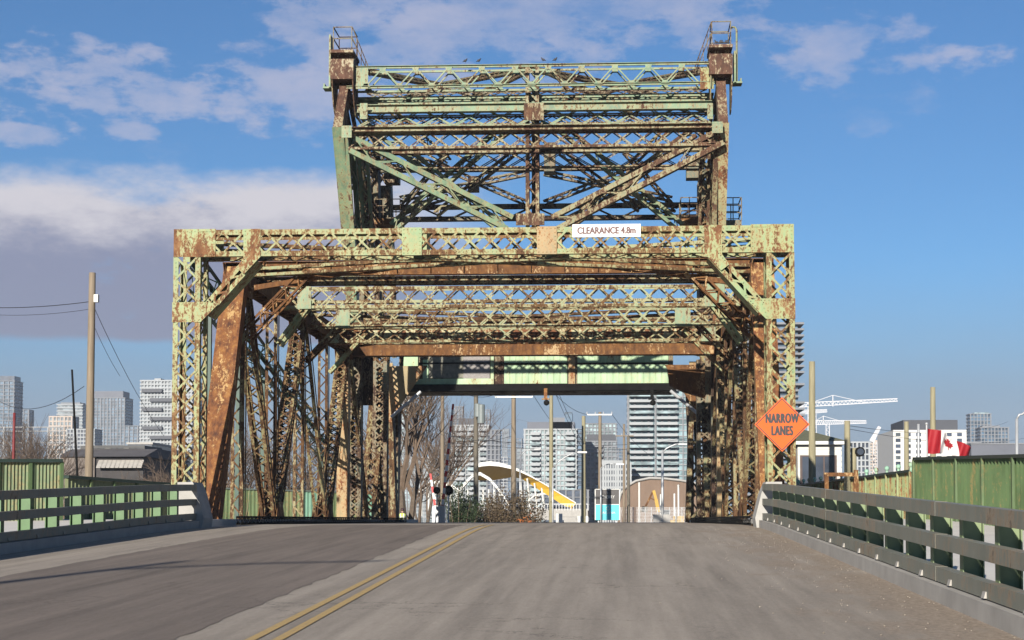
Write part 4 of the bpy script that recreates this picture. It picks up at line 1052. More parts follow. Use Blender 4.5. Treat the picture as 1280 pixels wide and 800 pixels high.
lamp(691, 585, 128, 722, 565, .08, 'street lamp arm reaching right from the dark pole base by the yellow arch')
lamp(751, 585, 149, 770, 580, .08, 'curved white street lamp behind the billboard')
lamp(650, 570, 180, 668, 561, .10, 'faint street lamp in front of the apartment tower left of the yellow arch')
lamp(1271, 524, 70, 1284, 515, .09, 'curved white street lamp at the right edge above the tall fence')
lamp(805, 622, 300, 812, 620, .12, 'tiny distant street lamp below the glass tower')
# roadside pole out of view on the left whose shadow falls on the road
t = thing('utility_pole', 'roadside wooden pole behind the left railing near the viewer', 'pole', (-15.2, -7, -1.72))
b = MB(); b.tube([(-15.2, -7, -1.72), (-15.2, -7, 10.4)], [.17, .12], 10); b.build('shaft', M_wood, t, smooth=True); b = MB(); b.tube([(-15.2, -7, 9.6), (-13.4, -6.4, 10.0), (-11.6, -5.9, 10.1)], .07, 8); b.build('lamp_arm', M_galv, t)

def wire(a, b_, sag, lab, r=.012, n=14, mat=M_wire, grp=None):
    a, b_ = Vector(a), Vector(b_); m = MB(); pts = []
    for i in range(n+1):
        t = i/n; p = a.lerp(b_, t); p.z -= sag*4*t*(1-t); pts.append(p)
    m.tube(pts, r, 5); o = m.build('overhead_wire', mat); tagged(o, lab, 'wire', grp); return o
wire(ptL-V(0, 0, .95), at(-60, 381.5, 60), .15, 'upper wire running left from the top of the tall wooden pole', .014)
wire(ptL-V(0, 0, 1.2), at(-60, 388, 60), .2, 'lower wire running left from the top of the tall wooden pole', .008)
wire(ptL-V(0, 0, 1.0), at(205, 545, 70), .3, 'guy wire falling right from the tall left wooden pole', .010)
wire(ptL-V(0, 0, 1.6), at(150, 470, 60), .1, 'second thinner guy wire right of the tall wooden pole', .008)
wire(at(-20, 486, 80), at(105, 483, 54), .9, 'slack wire crossing low between the far left tower and the wooden pole', .012)
g_ = 'overhead wires beyond the bridge'
for k, (a, b_, s_, l_) in enumerate((
    (at(498, 500, 130), at(640, 545, 126), 1.5, 'slack overhead wire from the bare tree to the crossarm pole'),
    (at(560, 545, 130), at(860, 548, 180), .8, 'long overhead wire crossing in front of the grey towers'),
    (at(560, 553, 130), at(860, 556, 180), .6, 'second long overhead wire just below the first before the towers'),
    (at(619, 493, 126), at(545, 470, 88), .6, 'wire rising left from the white crossarm'),
    (at(666, 493, 126), at(750, 560, 300), 2.5, 'wire falling right from the white crossarm behind the wooden pole'),
    (at(765, 518, 150), at(860, 575, 200), 2.0, 'wire falling right from the wide white crossarm'),
    (at(734, 518, 150), at(690, 488, 130), .4, 'wire rising left from the wide white crossarm'),
    (at(693, 488, 130), at(728, 560, 140), .3, 'steep cable pair member right of the straight wooden pole'),
    (at(697, 488, 130), at(733, 560, 141), .3, 'steeper cable just right of the first beside the straight pole'),
    (at(600, 536, 127), at(642, 552, 126), .5, 'short cable between the transformer pole and the crossarm pole'),
    (at(500, 598, 130), at(690, 600, 170), .2, 'low wire passing in front of the white arch'),
    (at(1060, 532, 62), at(1260, 527, 140), .6, 'thin wire running right past the dark roof box'),
    (at(1060, 536, 62), at(1290, 545, 140), .6, 'lower thin wire running right above the flag'))):
    wire(a, b_, s_, l_, .02 if a.y > 95 else .01)

# ------------------------------------------------------------------ crossing barrier, signals, billboard
def gate(px0, v0, px1, v1, Y, r, n, lab, first):
    A, B = at(px0, v0, Y), at(px1, v1, Y); base = V(A.x, Y, zr(Y)); t = thing('barrier_arm', lab, 'barrier', base)
    b = MB(); b.box((A.x-.25, Y-.25, zr(Y)), (A.x+.25, Y+.25, zr(Y)+1.0)); b.build('gate_box', M_galv, t)
    b = MB()
    for i in range(n): b.cur = (i+first) % 2; b.bar(A.lerp(B, i/n), A.lerp(B, (i+1)/n), r*(2-.5*i/n), .06)
    b.build('striped_arm', [M_red2, M_signw], t)
gate(551, 652, 566.5, 505, 94, .085, 21, 'tall raised red and white striped barrier arm beyond the bridge', 0)
gate(546, 648, 538, 592, 97, .075, 7, 'shorter white raised barrier arm with red ends left of the striped one', 0)
for px, lab in ((546, 'left round black warning signal on the barrier post'), (560.5, 'right round black warning signal beside the striped barrier arm')):
    P = at(px, 613, 95.5); t = thing('warning_signal', lab, 'signal', (P.x, P.y, P.z-.3)); b = MB(); b.tube([P, P+V(0, -.06, 0)], .30 if px > 550 else .22, 14); b.build('backing_disc', M_black, t); b = MB(); b.tube([P+V(0, -.061, 0), P+V(0, -.2, 0)], .12, 10); b.build('lens', M_ink, t)
    b = MB(); b.tube([P+V(0, .05, 0), V(P.x, P.y+.05, zr(95))], .05, 6); b.build('signal_post', M_galv, t)
YBb = 150; A, B = at(744, 612, YBb-.6), at(774.5, 650, YBb-.6); mid = Z_(630.5, YBb, 760)
bb = thing('billboard', 'upright billboard with a charcoal top half and turquoise lower half beyond the bridge', 'billboard', ((A.x+B.x)/2, YBb, -1.72))
b = MB(); b.box((A.x, A.y, mid), (B.x, A.y+.15, A.z)); b.build('charcoal_panel', M_dkgrey, bb)
b = MB(); b.box((A.x, A.y, B.z), (B.x, A.y+.15, mid-.03)); b.build('turquoise_panel', M_cyan, bb)
b = MB()
for x in (A.x, B.x): b.box((x-.04, A.y-.03, B.z), (x+.04, A.y+.18, A.z+.05))
b.box((A.x, A.y-.03, A.z), (B.x, A.y+.18, A.z+.06)); b.box((A.x, A.y-.03, mid-.04), (B.x, A.y-.003, mid+.02)); b.build('frame', M_white, bb)
b = MB()
for x in (A.x+.3, B.x-.3): b.box((x-.06, A.y+.2, -1.72), (x+.06, A.y+.3, A.z))
b.build('support', M_galv, bb)
cxb = (A.x+B.x)/2+.05
b = MB()
for i in range(16): 
    a0, a1 = 2*math.pi*i/16, 2*math.pi*(i+1)/16; c_ = V(cxb, A.y-.02, Z_(635.5, YBb, 760)); b.bar(c_+V(math.cos(a0), 0, math.sin(a0))*.17, c_+V(math.cos(a1), 0, math.sin(a1))*.17, .045, .02)
b.build('ring_emblem', M_white, bb)
text_mesh('LAGANA', .30, M_white, bb, 'lettering', (cxb, A.y-.02, Z_(641, YBb, 760)), sx=1.15)
text_mesh('CHERRY', .42, M_white, bb, 'lettering', (cxb, A.y-.02, Z_(621.5, YBb, 760)), sx=.8)
text_mesh('l', .32, M_white, bb, 'lettering', (cxb-.05, A.y-.02, Z_(616, YBb, 760)), sx=1.4)

# ------------------------------------------------------------------ white and yellow arch bridge
YA = 230
arch = thing('arch_bridge', 'white steel arch bridge with a yellow underside beyond the bascule bridge', 'bridge', (X_(640, YA), YA, -1.72))
def ribbon(mb, tops, bots, Y, d, bd=None):
    n = len(tops); T = [at(x, y, Y) for x, y in tops]; Bm = [at(x, y, Y + (bd[k] if bd else 0)) for k, (x, y) in enumerate(bots)]
    vs = []
    for i in range(n): vs += [T[i], T[i]+V(0, d, 0), Bm[i]+V(0, d, 0), Bm[i]]
    fs = []
    for i in range(n-1):
        for k in range(4): a = 4*i+k; c = 4*i+(k+1) % 4; fs.append((a, c, c+4, a+4))
    fs += [(0, 3, 2, 1), tuple(4*(n-1)+k for k in range(4))]; mb.add(vs, fs)
tp = [(594, 583), (597, 580), (601, 578), (612, 576.6), (624, 578), (638, 582), (650, 587), (662, 593.5), (675, 601), (690, 610), (704, 618.5), (720, 628)]
mdl = [(595, 586), (598, 584), (602, 583), (612, 582), (624, 583), (638, 586), (650, 590), (662, 595.5), (675, 602.5), (690, 611.5), (704, 620), (720, 629.5)]
bt = [(596, 600), (600, 600), (605, 600), (615, 600), (627, 598), (639, 596), (651, 598), (661, 604), (673, 612), (688, 621), (700, 629), (714, 636)]
b = MB(); ribbon(b, tp, mdl, YA, 3); b.build('arch_rib', M_white, arch)
b = MB(); ribbon(b, mdl, bt, YA+.3, 2.2, [9, 9, 9, 9, 8, 6.5, 4, 2, 1, .5, .3, 0]); b.build('arch_soffit', plain('arch_yellow', (.70, .42, .04), .5, .1), arch)
for px, v in ((640, 594), (650, 594), (659, 598), (668, 604), (677, 610), (686, 616)):
    P = at(px, v, YA+1); Q = at(px+4, 641, YA+1); b = MB(); b.tube([P, Q], .14, 6); b.build('hanger', M_white, arch)
b = MB(); P, Q = at(560, 638, YA), at(735, 646, YA); b.box((P.x, YA-1, Q.z), (Q.x, YA+14, P.z)); b.build('deck', M_concl, arch)
b = MB()
for i in range(50): x = P.x+(Q.x-P.x)*i/49; b.box((x-.04, YA-1, P.z), (x+.04, YA-.9, P.z+.9))
b.box((P.x, YA-1, P.z+.85), (Q.x, YA-.9, P.z+.95)); b.build('railing', M_galv, arch)
ar2 = thing('arch_bridge', 'low distant white arch rib under the hangers of the yellow one', 'bridge', (X_(690, 320), 320, -1.72))
b = MB(); tps = [(660, 624), (668, 619), (680, 616), (692, 617), (702, 622)]; ribbon(b, tps, [(x, y+2) for x, y in tps], 320, 2); b.build('arch_rib', M_white, ar2)
b = MB(); P, Q = at(655, 636, 320), at(735, 650, 320); b.box((P.x, 320, Q.z), (Q.x, 322, P.z)); b.build('deck', M_concl, ar2)
ar3 = thing('arch_bridge', 'white latticed footbridge arch behind the bare trees left of the barrier arms', 'bridge', (X_(540, 200), 200, -1.72))
tps = [(514, 634), (517, 620), (524, 611), (534, 604), (545, 600), (556, 601), (566, 606), (577, 614)]
b = MB(); ribbon(b, tps, [(x, y+5) for x, y in tps], 200, 1.5); b.build('arch_rib', M_white, ar3)
for px in range(518, 578, 9):
    b = MB(); b.tube([at(px, 612 if px > 525 else 618, 200.5), at(px, 645, 200.5)], .13, 6); b.build('hanger', M_white, ar3)
ar4 = thing('arch_bridge', 'white arch rib crossing behind the dark shrubs right of the striped barrier', 'bridge', (X_(590, 210), 210, -1.72))
tps = [(560, 640), (568, 622), (578, 606), (590, 593), (600, 590), (612, 597), (622, 608), (632, 622), (640, 638)]
b = MB(); ribbon(b, tps, [(x, y+4) for x, y in tps], 210, 1.5); b.build('arch_rib', M_white, ar4)
for px in (578, 585, 604, 611, 618, 625):
    b = MB(); b.tube([at(px, 612, 210.5), at(px, 645, 210.5)], .12, 6); b.build('hanger', M_white, ar4)

# ------------------------------------------------------------------ tan hall, excavator, barriers
YH = 210
hall = thing('fabric_hall', 'tan fabric-covered storage hall with a rounded roof beyond the bridge on the right', 'storage hall', (X_(815, YH), YH, -1.72))
poly = [(772, 655), (773, 628), (776, 617), (783, 608), (795, 601), (812, 597.5), (830, 598), (852, 600.5), (880, 606), (900, 618), (903, 655)]
b = MB(); b.prism([at(x, y, YH) for x, y in poly], (0, 40, 0)); b.build('tent_skin', M_earth, hall)
b = MB(); pp = [at(x, y, YH-.2) for x, y in poly[1:-1]]; b.tube(pp, .16, 6); b.build('edge_piping', M_concl, hall)
for px, v in ((799, 604), (848, 607), (843, 618), (826, 619)):
    t = thing('marker_post', {799: 'tall white post before the left part of the tan hall', 848: 'tall white post at the right end of the tan hall', 843: 'shorter white post second from the right before the tan hall', 826: 'short white post just left of the street lamp before the tan hall'}[px], 'post', (X_(px, 190), 190, -1.72))
    b = MB(); b.tube([V(X_(px, 190), 190, -1.72), at(px, v, 190)], .11, 8); b.build('shaft', M_white, t)
    b = MB(); b.ball(at(px, v, 190), .13, 8, 5); b.build('cap', M_white, t)
YX = 185; ex = thing('excavator', 'yellow excavator with raised folded boom in front of the tan hall', 'excavator', (X_(822, YX), YX, -1.72))
b = MB(); x = X_(826, YX); b.box((x-.3, YX-1, -1.1), (x+2.6, YX+1, .1)); b.box((x+1.4, YX-.9, .1), (x+2.6, YX+.9, .6)); b.build('body', M_yellow, ex)
b = MB(); b.box((x-.5, YX-1.2, -1.72), (x+2.6, YX-.7, -1.1)); b.box((x-.5, YX+.7, -1.72), (x+2.6, YX+1.2, -1.1)); b.build('track', M_black, ex)
b = MB(); b.box((x, YX-1.03, .1), (x+1.0, YX-.1, 1.3)); b.build('cab', plain('cab_glass', (.05, .06, .07), .2, .1), ex)
b = MB(); P = [at(823, 640, YX), at(820, 624, YX), at(817, 613, YX)]; b.bar(P[0], P[1], .38, .3); b.bar(P[1], P[2], .32, .28); b.build('boom', M_yellow, ex)
b = MB(); b.bar(P[2], at(807, 633, YX), .22, .2); b.bar(at(820, 626, YX), at(812, 622, YX), .12, .12); b.build('stick', M_rust, ex)
b = MB(); Q = at(807, 633, YX); b.prism([Q+V(-.4, -.4, 0), Q+V(.3, -.4, 0), Q+V(.2, -.4, -.7), Q+V(-.6, -.4, -.6)], (0, .8, 0)); b.build('bucket', M_wooddk, ex)
mf = thing('mesh_fence', 'low wire mesh fence with dark posts in front of the excavator', 'fence', (X_(800, 160), 160, -1.72))
b = MB(); xa, xb = X_(776, 160), X_(860, 160); zt = Z_(634, 160, 800)
for i in range(12): x = xa+(xb-xa)*i/11; b.tube([(x, 160, -1.72), (x, 160, zt)], .04, 6)
b.build('post', M_galv, mf); b = MB()
for i in range(60): x = xa+(xb-xa)*i/59; b.bar((x, 160, -1.2), (x+.5, 160, zt), .02, .02); b.bar((x+.5, 160.03, -1.2), (x, 160.03, zt), .02, .02)
b.build('wire_mesh', M_galv, mf)
for i, (u0, u1, v) in enumerate(((652, 668, 646), (695, 703, 642), (722, 735, 645), (816, 838, 643), (705, 722, 647))):
    Yb = 140; A, B = at(u0, v, Yb), at(u1, v, Yb)
    b = MB(); b.prism([(A.x, Yb-.35, -1.72), (A.x, Yb-.12, -.9), (A.x, Yb-.1, A.z), (A.x, Yb+.1, A.z), (A.x, Yb+.12, -.9), (A.x, Yb+.35, -1.72)], (B.x-A.x, 0, 0))
    tagged(b.build('concrete_barrier', M_white if i in (1, 2) else M_concl), ['concrete barrier behind the autumn shrub', 'white barrier block below the yellow arch', 'white barrier block left of the billboard', 'long concrete barrier beside the pale street lamp', 'concrete barrier just left of the white block by the billboard'][i], 'barrier', 'road barriers beyond the bridge')

# ------------------------------------------------------------------ city buildings
def glassmat(name, c, rough=.25):
    c = sca(c)
    m, nt, N, L, b = newmat(name)
    n = tn(nt, .35, 2, .5, (1, 1, 1.2)); r = ramp(nt, n.outputs[0], [(.4, tuple(x*.55 for x in c)), (.6, tuple(min(1, x*1.5) for x in c))])
    L.new(r.outputs[0], b.inputs['Base Color']); b.inputs['Roughness'].default_value = rough; b.inputs['Specular IOR Level'].default_value = .5
    return m
G_teal = glassmat('teal_glass', (.19, .28, .31)); G_blue = glassmat('blue_glass', (.07, .12, .18)); G_dark = glassmat('dark_glass', (.045, .06, .09)); G_pale = glassmat('pale_glass', (.26, .34, .36)); G_cas = glassmat('grey_glass', (.15, .18, .20))
M_slabw = plain('white_slab', (.38, .40, .415), .7, .08, .3); M_slabg = plain('grey_slab', (.22, .23, .25), .8, .1, .3); M_darkclad = plain('charcoal_cladding', (.055, .06, .075), .6, .15, .3)
M_beige = plain('beige_concrete', (.50, .42, .36), .8, .08, .3); M_pen = plain('penthouse_grey', (.12, .13, .16), .6, .1, .3)
def tower_b(u0, u1, v0, Y, lab, glass, slab, fl_px=7.0, fins=0, vb=652, balc=(), dep=None, slab_t=.28, over=.5, roof=None, pent=None, name='apartment_building', fin_mat=None, ragged=0):
    A, B = at(u0, v0, Y), at(u1, v0, Y); zb = -1.72; zt = A.z; dep = dep or (B.x-A.x)*.8; fh = fl_px/F*Y
    t = thing(name, lab, 'building', ((A.x+B.x)/2, Y+dep/2, zb))
    b = MB(); b.box((A.x, Y, zb), (B.x, Y+dep, zt)); b.build('glass_wall', glass, t)
    z = zt; k = 0
    while z > 0.5:
        s_ = MB(); o = over
        L0 = A.x - (o if ragged == 0 else random.choice((0, o))); R0 = B.x + (o if ragged == 0 else random.choice((0, o, o)))
        s_.box((L0, Y-o, z-slab_t*fh), (R0, Y+dep+o, z)); s_.build('floor_slab', slab, t)
        if balc and k:
            for (p0, p1) in balc:
                xa, xb = A.x+(B.x-A.x)*p0, A.x+(B.x-A.x)*p1
                q = MB(); q.box((xa, Y-o-1.3, z-slab_t*fh-.003), (xb, Y-o+.01, z-.05)); q.box((xa, Y-o-1.3, z-.05), (xb, Y-o-1.25, z+fh*.32)); q.build('balcony', slab if k % 3 else G_pale, t)
        z -= fh; k += 1
    if fins:
        f = MB()
        for i in range(fins+1):
            x = A.x+(B.x-A.x)*i/fins; w_ = fh*.09*(1+random.random()); f.box((x-w_, Y-over-.06, zb), (x+w_, Y+.05, zt-.02)); f.box((x-w_, Y+dep-.05, zb), (x+w_, Y+dep+over+.06, zt-.02))
        f.build('facade_fins', fin_mat or slab, t)
    if pent:
        for (p0, p1, pv, pm) in pent:
            C, D = at(p0, pv, Y+1), at(p1, pv, Y+1); q = MB(); q.box((C.x, Y+1, zt-.03), (D.x, Y+dep-1, C.z)); q.build('penthouse', pm, t)
    return t
tower_b(-14, 18, 476, 800, 'dark blue glass office tower at the far left edge', G_blue, M_slabg, 4.6, 5, pent=[(0, 18, 470, G_dark)], slab_t=.2)
tower_b(18, 36, 512, 950, 'small blue glass block right of the tower at the left edge', G_blue, M_slabg, 4.5, 3, pent=[(19, 25, 510, M_slabg)], slab_t=.15)
tower_b(72, 103, 505, 900, 'pale grey banded office block behind the bare trees on the left', G_cas, M_slabw, 4.2, 0, pent=[(76, 100, 503, M_slabg)])
tower_b(62, 90, 520, 700, 'low ivory block in front of the pale banded office block', G_cas, M_beige, 6, 6, over=.3)
tower_b(118, 156, 497, 850, 'broad blue-grey glass block right of the tall wooden pole', G_blue, M_slabg, 4.0, 9, pent=[(118, 154, 489, M_pen)], slab_t=.2)
tower_b(84, 118, 536, 650, 'dark blue block with white dashes behind the tall wooden pole', G_dark, M_slabw, 5, 8, over=.3, slab_t=.3)
tower_b(156, 178, 532, 800, 'low dark blue glass block left of the white gridded tower', G_blue, M_slabg, 4.5, 4, slab_t=.15)
wt = tower_b(177, 240, 475, 600, 'white gridded tower with alternating dark horizontal bands left of the portal', G_cas, M_slabw, 4.6, 15, over=.5, slab_t=.42, fin_mat=M_slabw, pent=[(193, 201, 473, M_slabw)])
for i in range(8):
    v = 488 + i*11.7; u0, u1 = (177, 202) if i % 2 == 0 else (187, 216); P0, P1 = at(u0, v-2, 598.2), at(u1, v+2.2, 598.2)
    b = MB(); b.box((P0.x, 598.2, P1.z), (P1.x, 599.4, P0.z)); b.build('dark_band', M_darkclad, wt)
tower_b(160, 190, 553, 260, 'small pale concrete building behind the left fence right of the factory', G_dark, M_concl, 9, 0, over=.2, dep=14)
tower_b(182, 214, 562, 300, 'dark low office building with white bands left of the portal post', G_dark, M_slabw, 7, 0, over=.3, dep=14, slab_t=.2)
# factory behind left fence
YQ = 150; fa = thing('factory', 'long weathered grey-brown factory shed with a clerestory roof behind the left fence', 'building', (X_(130, YQ), YQ+8, -1.72))
P0, P1 = at(76, 571, YQ), at(178, 571, YQ)
b = MB(); b.box((P0.x, YQ, -1.72), (X_(118, YQ), YQ+16, P0.z)); b.build('wall', plain('stained_concrete', (.19, .16, .14), .9, .25, .6), fa)
b = MB(); b.box((X_(118, YQ)+.003, YQ+.3, -1.72), (P1.x, YQ+16, P0.z-.1)); b.build('wall', plain('dark_metal_wall', (.05, .045, .045), .8, .3, .5), fa)
b = MB(); b.prism([(P0.x-.3, YQ-.3, P0.z), (P0.x-.3, YQ+16, P0.z), (P0.x-.3, YQ+10, P0.z+.9), (P0.x-.3, YQ+4, P0.z+.9)], (P1.x-P0.x+.6, 0, 0)); b.build('roof', plain('factory_roof', (.12, .11, .11), .9, .2, .6), fa)
b = MB(); zt = Z_(557, YQ+4, 100); b.box((P0.x+.5, YQ+4, P0.z+.8), (P1.x-1, YQ+10, zt)); b.build('clerestory', plain('clerestory_metal', (.10, .10, .10), .8, .2, .6), fa)
for i in range(9):
    b = MB(); x = P0.x+1.0+(P1.x-P0.x-2.6)*i/8.5; b.box((x, YQ+3.93, P0.z+.98), (x+.75, YQ+3.99, zt-.25)); b.build('window', G_dark if i % 3 else M_concl, fa)
for i in range(10):
    b = MB(); x = X_(122, YQ)+(P1.x-X_(122, YQ))*i/10; b.prism([(x, YQ+.29, P0.z-.3), (x, YQ-.5, P0.z-1.0), (x, YQ-.5, P0.z-1.08), (x, YQ+.29, P0.z-.38)], (.5, 0, 0)); b.build('awning', M_conc, fa)
ms = thing('steel_gantry', 'white pipe rack frame among the bare trees at the far left', 'frame', (X_(30, 130), 130, -1.72))
b = MB()
for u in (5, 30, 42, 60, 75): b.tube([V(X_(u, 130), 130, -1.7), at(u, 534, 130)], .06, 6)
for v in (534, 539, 553.5): b.tube([at(-5, v, 130), at(80, v, 130)], .05, 6)
b.build('pipe_frame', M_galv, ms)
# centre group
tower_b(494, 513, 481, 900, 'slim pale blue tower behind the bare tree trunks', G_pale, M_slabg, 4.3, 5, slab_t=.2)
tower_b(565, 610, 531, 520, 'pale balconied apartment block behind the striped barrier arm', G_cas, M_slabw, 6.2, 8, balc=((.1, .35), (.45, .7), (.78, .98)), pent=[(573, 603, 523, M_darkclad)], over=.4)
tower_b(566, 578, 508, 700, 'dark glass tower top behind the pale balconied block', G_blue, M_slabg, 5, 3, slab_t=.15)
tower_b(609, 624, 537, 500, 'dark rounded balcony block right of the pale balconied one', G_dark, M_slabg, 6.2, 3, slab_t=.22, ragged=1)
tower_b(625, 634, 571, 900, 'tiny white and dark block between the two central apartment blocks', G_dark, M_slabw, 4, 2)
tower_b(634, 652, 548, 1100, 'distant slender grey tower behind the crossarm pole', G_blue, M_slabg, 3.5, 4, slab_t=.15)
tower_b(628, 636, 536, 1300, 'faint distant tower left of the crossarm pole', G_cas, M_slabg, 3.2, 3, slab_t=.15)
tower_b(656, 720, 536, 420, 'large grey and white apartment tower in the middle behind the yellow arch', G_pale, M_slabw, 6.4, 13, balc=((.12, .3), (.42, .58), (.80, .97)), pent=[(659, 718, 527.5, M_pen), (691, 706, 522, M_slabg), (706, 715, 515, G_blue)], over=.35)
tower_b(719, 728, 536, 600, 'narrow dark blue slab tower beside the large grey one', G_blue, M_slabg, 5, 1, slab_t=.12)
tower_b(733, 770, 551, 450, 'mid-sized apartment tower with a charcoal crown behind the wide crossarm', G_cas, M_slabg, 6.4, 7, balc=((.3, .55),), pent=[(733, 770, 543, M_darkclad)], over=.35)
tower_b(731, 770, 529, 620, 'greenish glass tower top rising behind the charcoal-crowned one', G_pale, M_slabg, 5, 8, slab_t=.2)
tower_b(680, 735, 612, 330, 'low dark podium block under the large grey apartment tower', G_dark, M_slabg, 9, 6, over=.3, slab_t=.12)
tower_b(751, 788, 578, 330, 'white mid-rise block with staggered windows above the billboard', G_dark, M_slabw, 7.5, 12, over=.3, slab_t=.35, pent=[(752, 786, 575.5, M_slabw)])
tower_b(785, 862, 474, 340, 'tall teal glass tower with white balcony bands under the counterweight', G_teal, M_slabw, 7.1, 9, over=.25, slab_t=.14, balc=((.02, .40), (.46, .8)), fin_mat=M_slabg)
tower_b(924, 997, 404, 300, 'tall striped balcony tower rising directly behind the right portal post', G_blue, M_slabg, 7.6, 0, over=1.1, slab_t=.34, ragged=1)
tower_b(514, 547, 571, 700, 'low white mid-rise seen through the bare trees behind the footbridge arch', G_cas, M_slabw, 5, 6, slab_t=.25)
tower_b(538, 566, 556, 1000, 'hazy grey slab block left of the pale balconied apartment block', G_blue, M_slabg, 4, 7, slab_t=.2)
tower_b(645, 657, 560, 800, 'narrow grey building tucked against the large grey apartment tower', G_cas, M_slabg, 4.5, 2, slab_t=.2)
tower_b(768, 787, 560, 900, 'hazy blue block just left of the tall teal glass tower', G_blue, M_slabg, 4, 4, slab_t=.2)
tower_b(596, 612, 512, 1200, 'faint distant blue tower rising behind the pale balconied block', G_blue, M_slabg, 3.2, 4, slab_t=.15)
# right group
tower_b(1066, 1086, 552, 420, 'concrete building under construction right of the ivory cabin', G_dark, M_slabw, 7.5, 4, over=.6, slab_t=.25)
tower_b(1084, 1110, 554, 700, 'pinkish beige slab apartment block right of the building under construction', G_cas, M_beige, 3.6, 8, over=.5, slab_t=.45, pent=[(1091, 1108, 550, M_beige)])
tower_b(1109, 1120, 555, 650, 'pale pink narrow block against the white apartment building', M_beige, M_slabw, 9, 1, over=.2)
# white apartment block with individual windows
YWb = 260; A, B = at(1116.5, 537.5, YWb), at(1208, 537.5, YWb); dp = 16
wb = thing('apartment_building', 'square white apartment block with a black roof box behind the flag', 'building', ((A.x+B.x)/2, YWb+8, -1.72))
b = MB(); b.box((A.x, YWb, -1.72), (B.x, YWb+dp, A.z)); b.build('wall', plain('white_render', (.70, .69, .66), .8, .05), wb)
b = MB(); C, D = at(1129, 525, YWb+2), at(1197, 525, YWb+2); b.box((C.x, YWb+2, A.z), (D.x, YWb+dp-2, C.z)); b.build('roof_box', M_darkclad, wb)
for r_ in range(8):
    for c_ in range(7):
        u = 1119.5 + c_*12.8; v = 541 + r_*7.2; P0, P1 = at(u, v, YWb), at(u+6.2, v+4.4, YWb)
        b = MB(); b.box((P0.x, YWb-.03, P1.z), (P1.x, YWb+.06, P0.z)); wo_ = b.build('window', G_dark if (r_*3+c_) % 4 else G_cas, wb)
tower_b(1213, 1238, 517, 800, 'pair-topped grey glass tower at the far right', G_blue, M_slabg, 4.4, 6, slab_t=.2, pent=[(1218, 1236, 515.5, G_pale)])
tower_b(1226, 1260, 534, 700, 'shorter grey balconied block overlapping the far right tower', G_blue, M_slabg, 4.4, 8, slab_t=.25, pent=[(1228, 1250, 532, M_slabg)])
tower_b(1208, 1225, 552, 500, 'small pale house-like block left of the far right towers', G_cas, M_slabg, 9, 2, over=.2)
tower_b(1214, 1300, 554, 240, 'long low grey hall above the tall fence on the right', M_pen, M_slabg, 30, 0, over=.1, slab_t=.05, dep=14, name='warehouse')
tower_b(1249, 1282, 569, 200, 'low white shed just above the tall fence at the far right', G_dark, M_white, 6, 4, over=.1, dep=6, name='shed')
# cranes
def lat(mb, A, B, h, seg, r=.12, up=V(0, 0, 1)):
    A, B = Vector(A), Vector(B); a = (B-A).normalized(); q = (up - a*up.dot(a)).normalized()*h
    mb.tube([A, B], r, 4); mb.tube([A+q, B+q*.6], r, 4)
    n = seg
    for i in range(n): P = A.lerp(B, i/n); Q = (A+q).lerp(B+q*.6, (i+.5)/n); S = A.lerp(B, (i+1)/n); mb.tube([P, Q], r*.6, 4, False); mb.tube([Q, S], r*.6, 4, False)
M_crane = plain('crane_white', (.62, .62, .64), .5, .08)
def crane(lab, mast_px, mast_v, jib, apex, Y, r):
    pb = at(mast_px, 650, Y); pb.z = -1.72; t = thing('tower_crane', lab, 'crane', pb); pt = at(mast_px, mast_v, Y)
    b = MB(); lat(b, pb, pt, 2.0*Y/600, 20, r, V(1, 0, 0)); b.build('mast', M_crane, t)
    b = MB(); P0, P1 = at(*jib[0], Y), at(*jib[1], Y); lat(b, P0, P1, 1.6*Y/600, 26, r); b.build('jib', M_crane, t)
    if apex:
        b = MB(); ap = at(*apex, Y); b.tube([at(apex[0], mast_v, Y) , ap], r, 4); b.tube([ap, P0.lerp(P1, .7)], r*.6, 4); b.tube([ap, P0], r*.6, 4); b.build('tie_bars', M_crane, t)
crane('largest white tower crane with a long jib right of the portal', 1010, 508, ((998, 509), (1122, 501.5)), (1041, 494), 600, .22)
crane('smaller white tower crane with a short jib below the largest one', 1032.5, 531, ((1012, 531), (1083, 529)), (1029, 520), 700, .22)
crane('faint crane jib partly hidden by the striped tower', 1016, 517, ((1000, 518), (1034, 515)), None, 900, .22)
crane('small luffing crane on the building under construction', 1092, 552, ((1092, 553), (1101, 534)), None, 430, .12)

# ivory cabin on the right
YHs = 84; hc = thing('cabin', 'ivory clapboard control cabin with a dark window and brownish hip roof right of the portal', 'cabin', (X_(1025, YHs), YHs+2, -1.71))
P0, P1 = at(997, 556, YHs), at(1052, 612, YHs)
b = MB(); b.box((P0.x, YHs, -1.71), (P1.x, YHs+4.5, P0.z)); 
for i in range(10): b.box((P0.x+.003, YHs-.02, P0.z-.25-i*.3), (P1.x+.02, YHs-.0005, P0.z-.03-i*.3))
b.build('wall', M_ivory, hc)
b = MB(); e0 = at(995, 551, YHs-.4).x; e1 = at(1057, 551, YHs-.4).x; zr0 = Z_(551.5, YHs, 1020); zr1 = Z_(537, YHs+2, 1005)
b.box((e0, YHs-.4, P0.z+.002), (e1, YHs+4.9, zr0)); b.build('fascia', M_white, hc)
b = MB(); xm = X_(1012, YHs)
b.add([(e0-.05, YHs-.45, zr0+.003), (e1+.05, YHs-.45, zr0+.003), (e1+.05, YHs+4.95, zr0+.003), (e0-.05, YHs+4.95, zr0+.003), (e0-.6, YHs+2.2, zr1), (xm, YHs+2.2, zr1)],
      [(0, 1, 5, 4), (1, 2, 5), (2, 3, 4, 5), (3, 0, 4), (0, 3, 2, 1)]); b.build('roof', M_roof, hc)
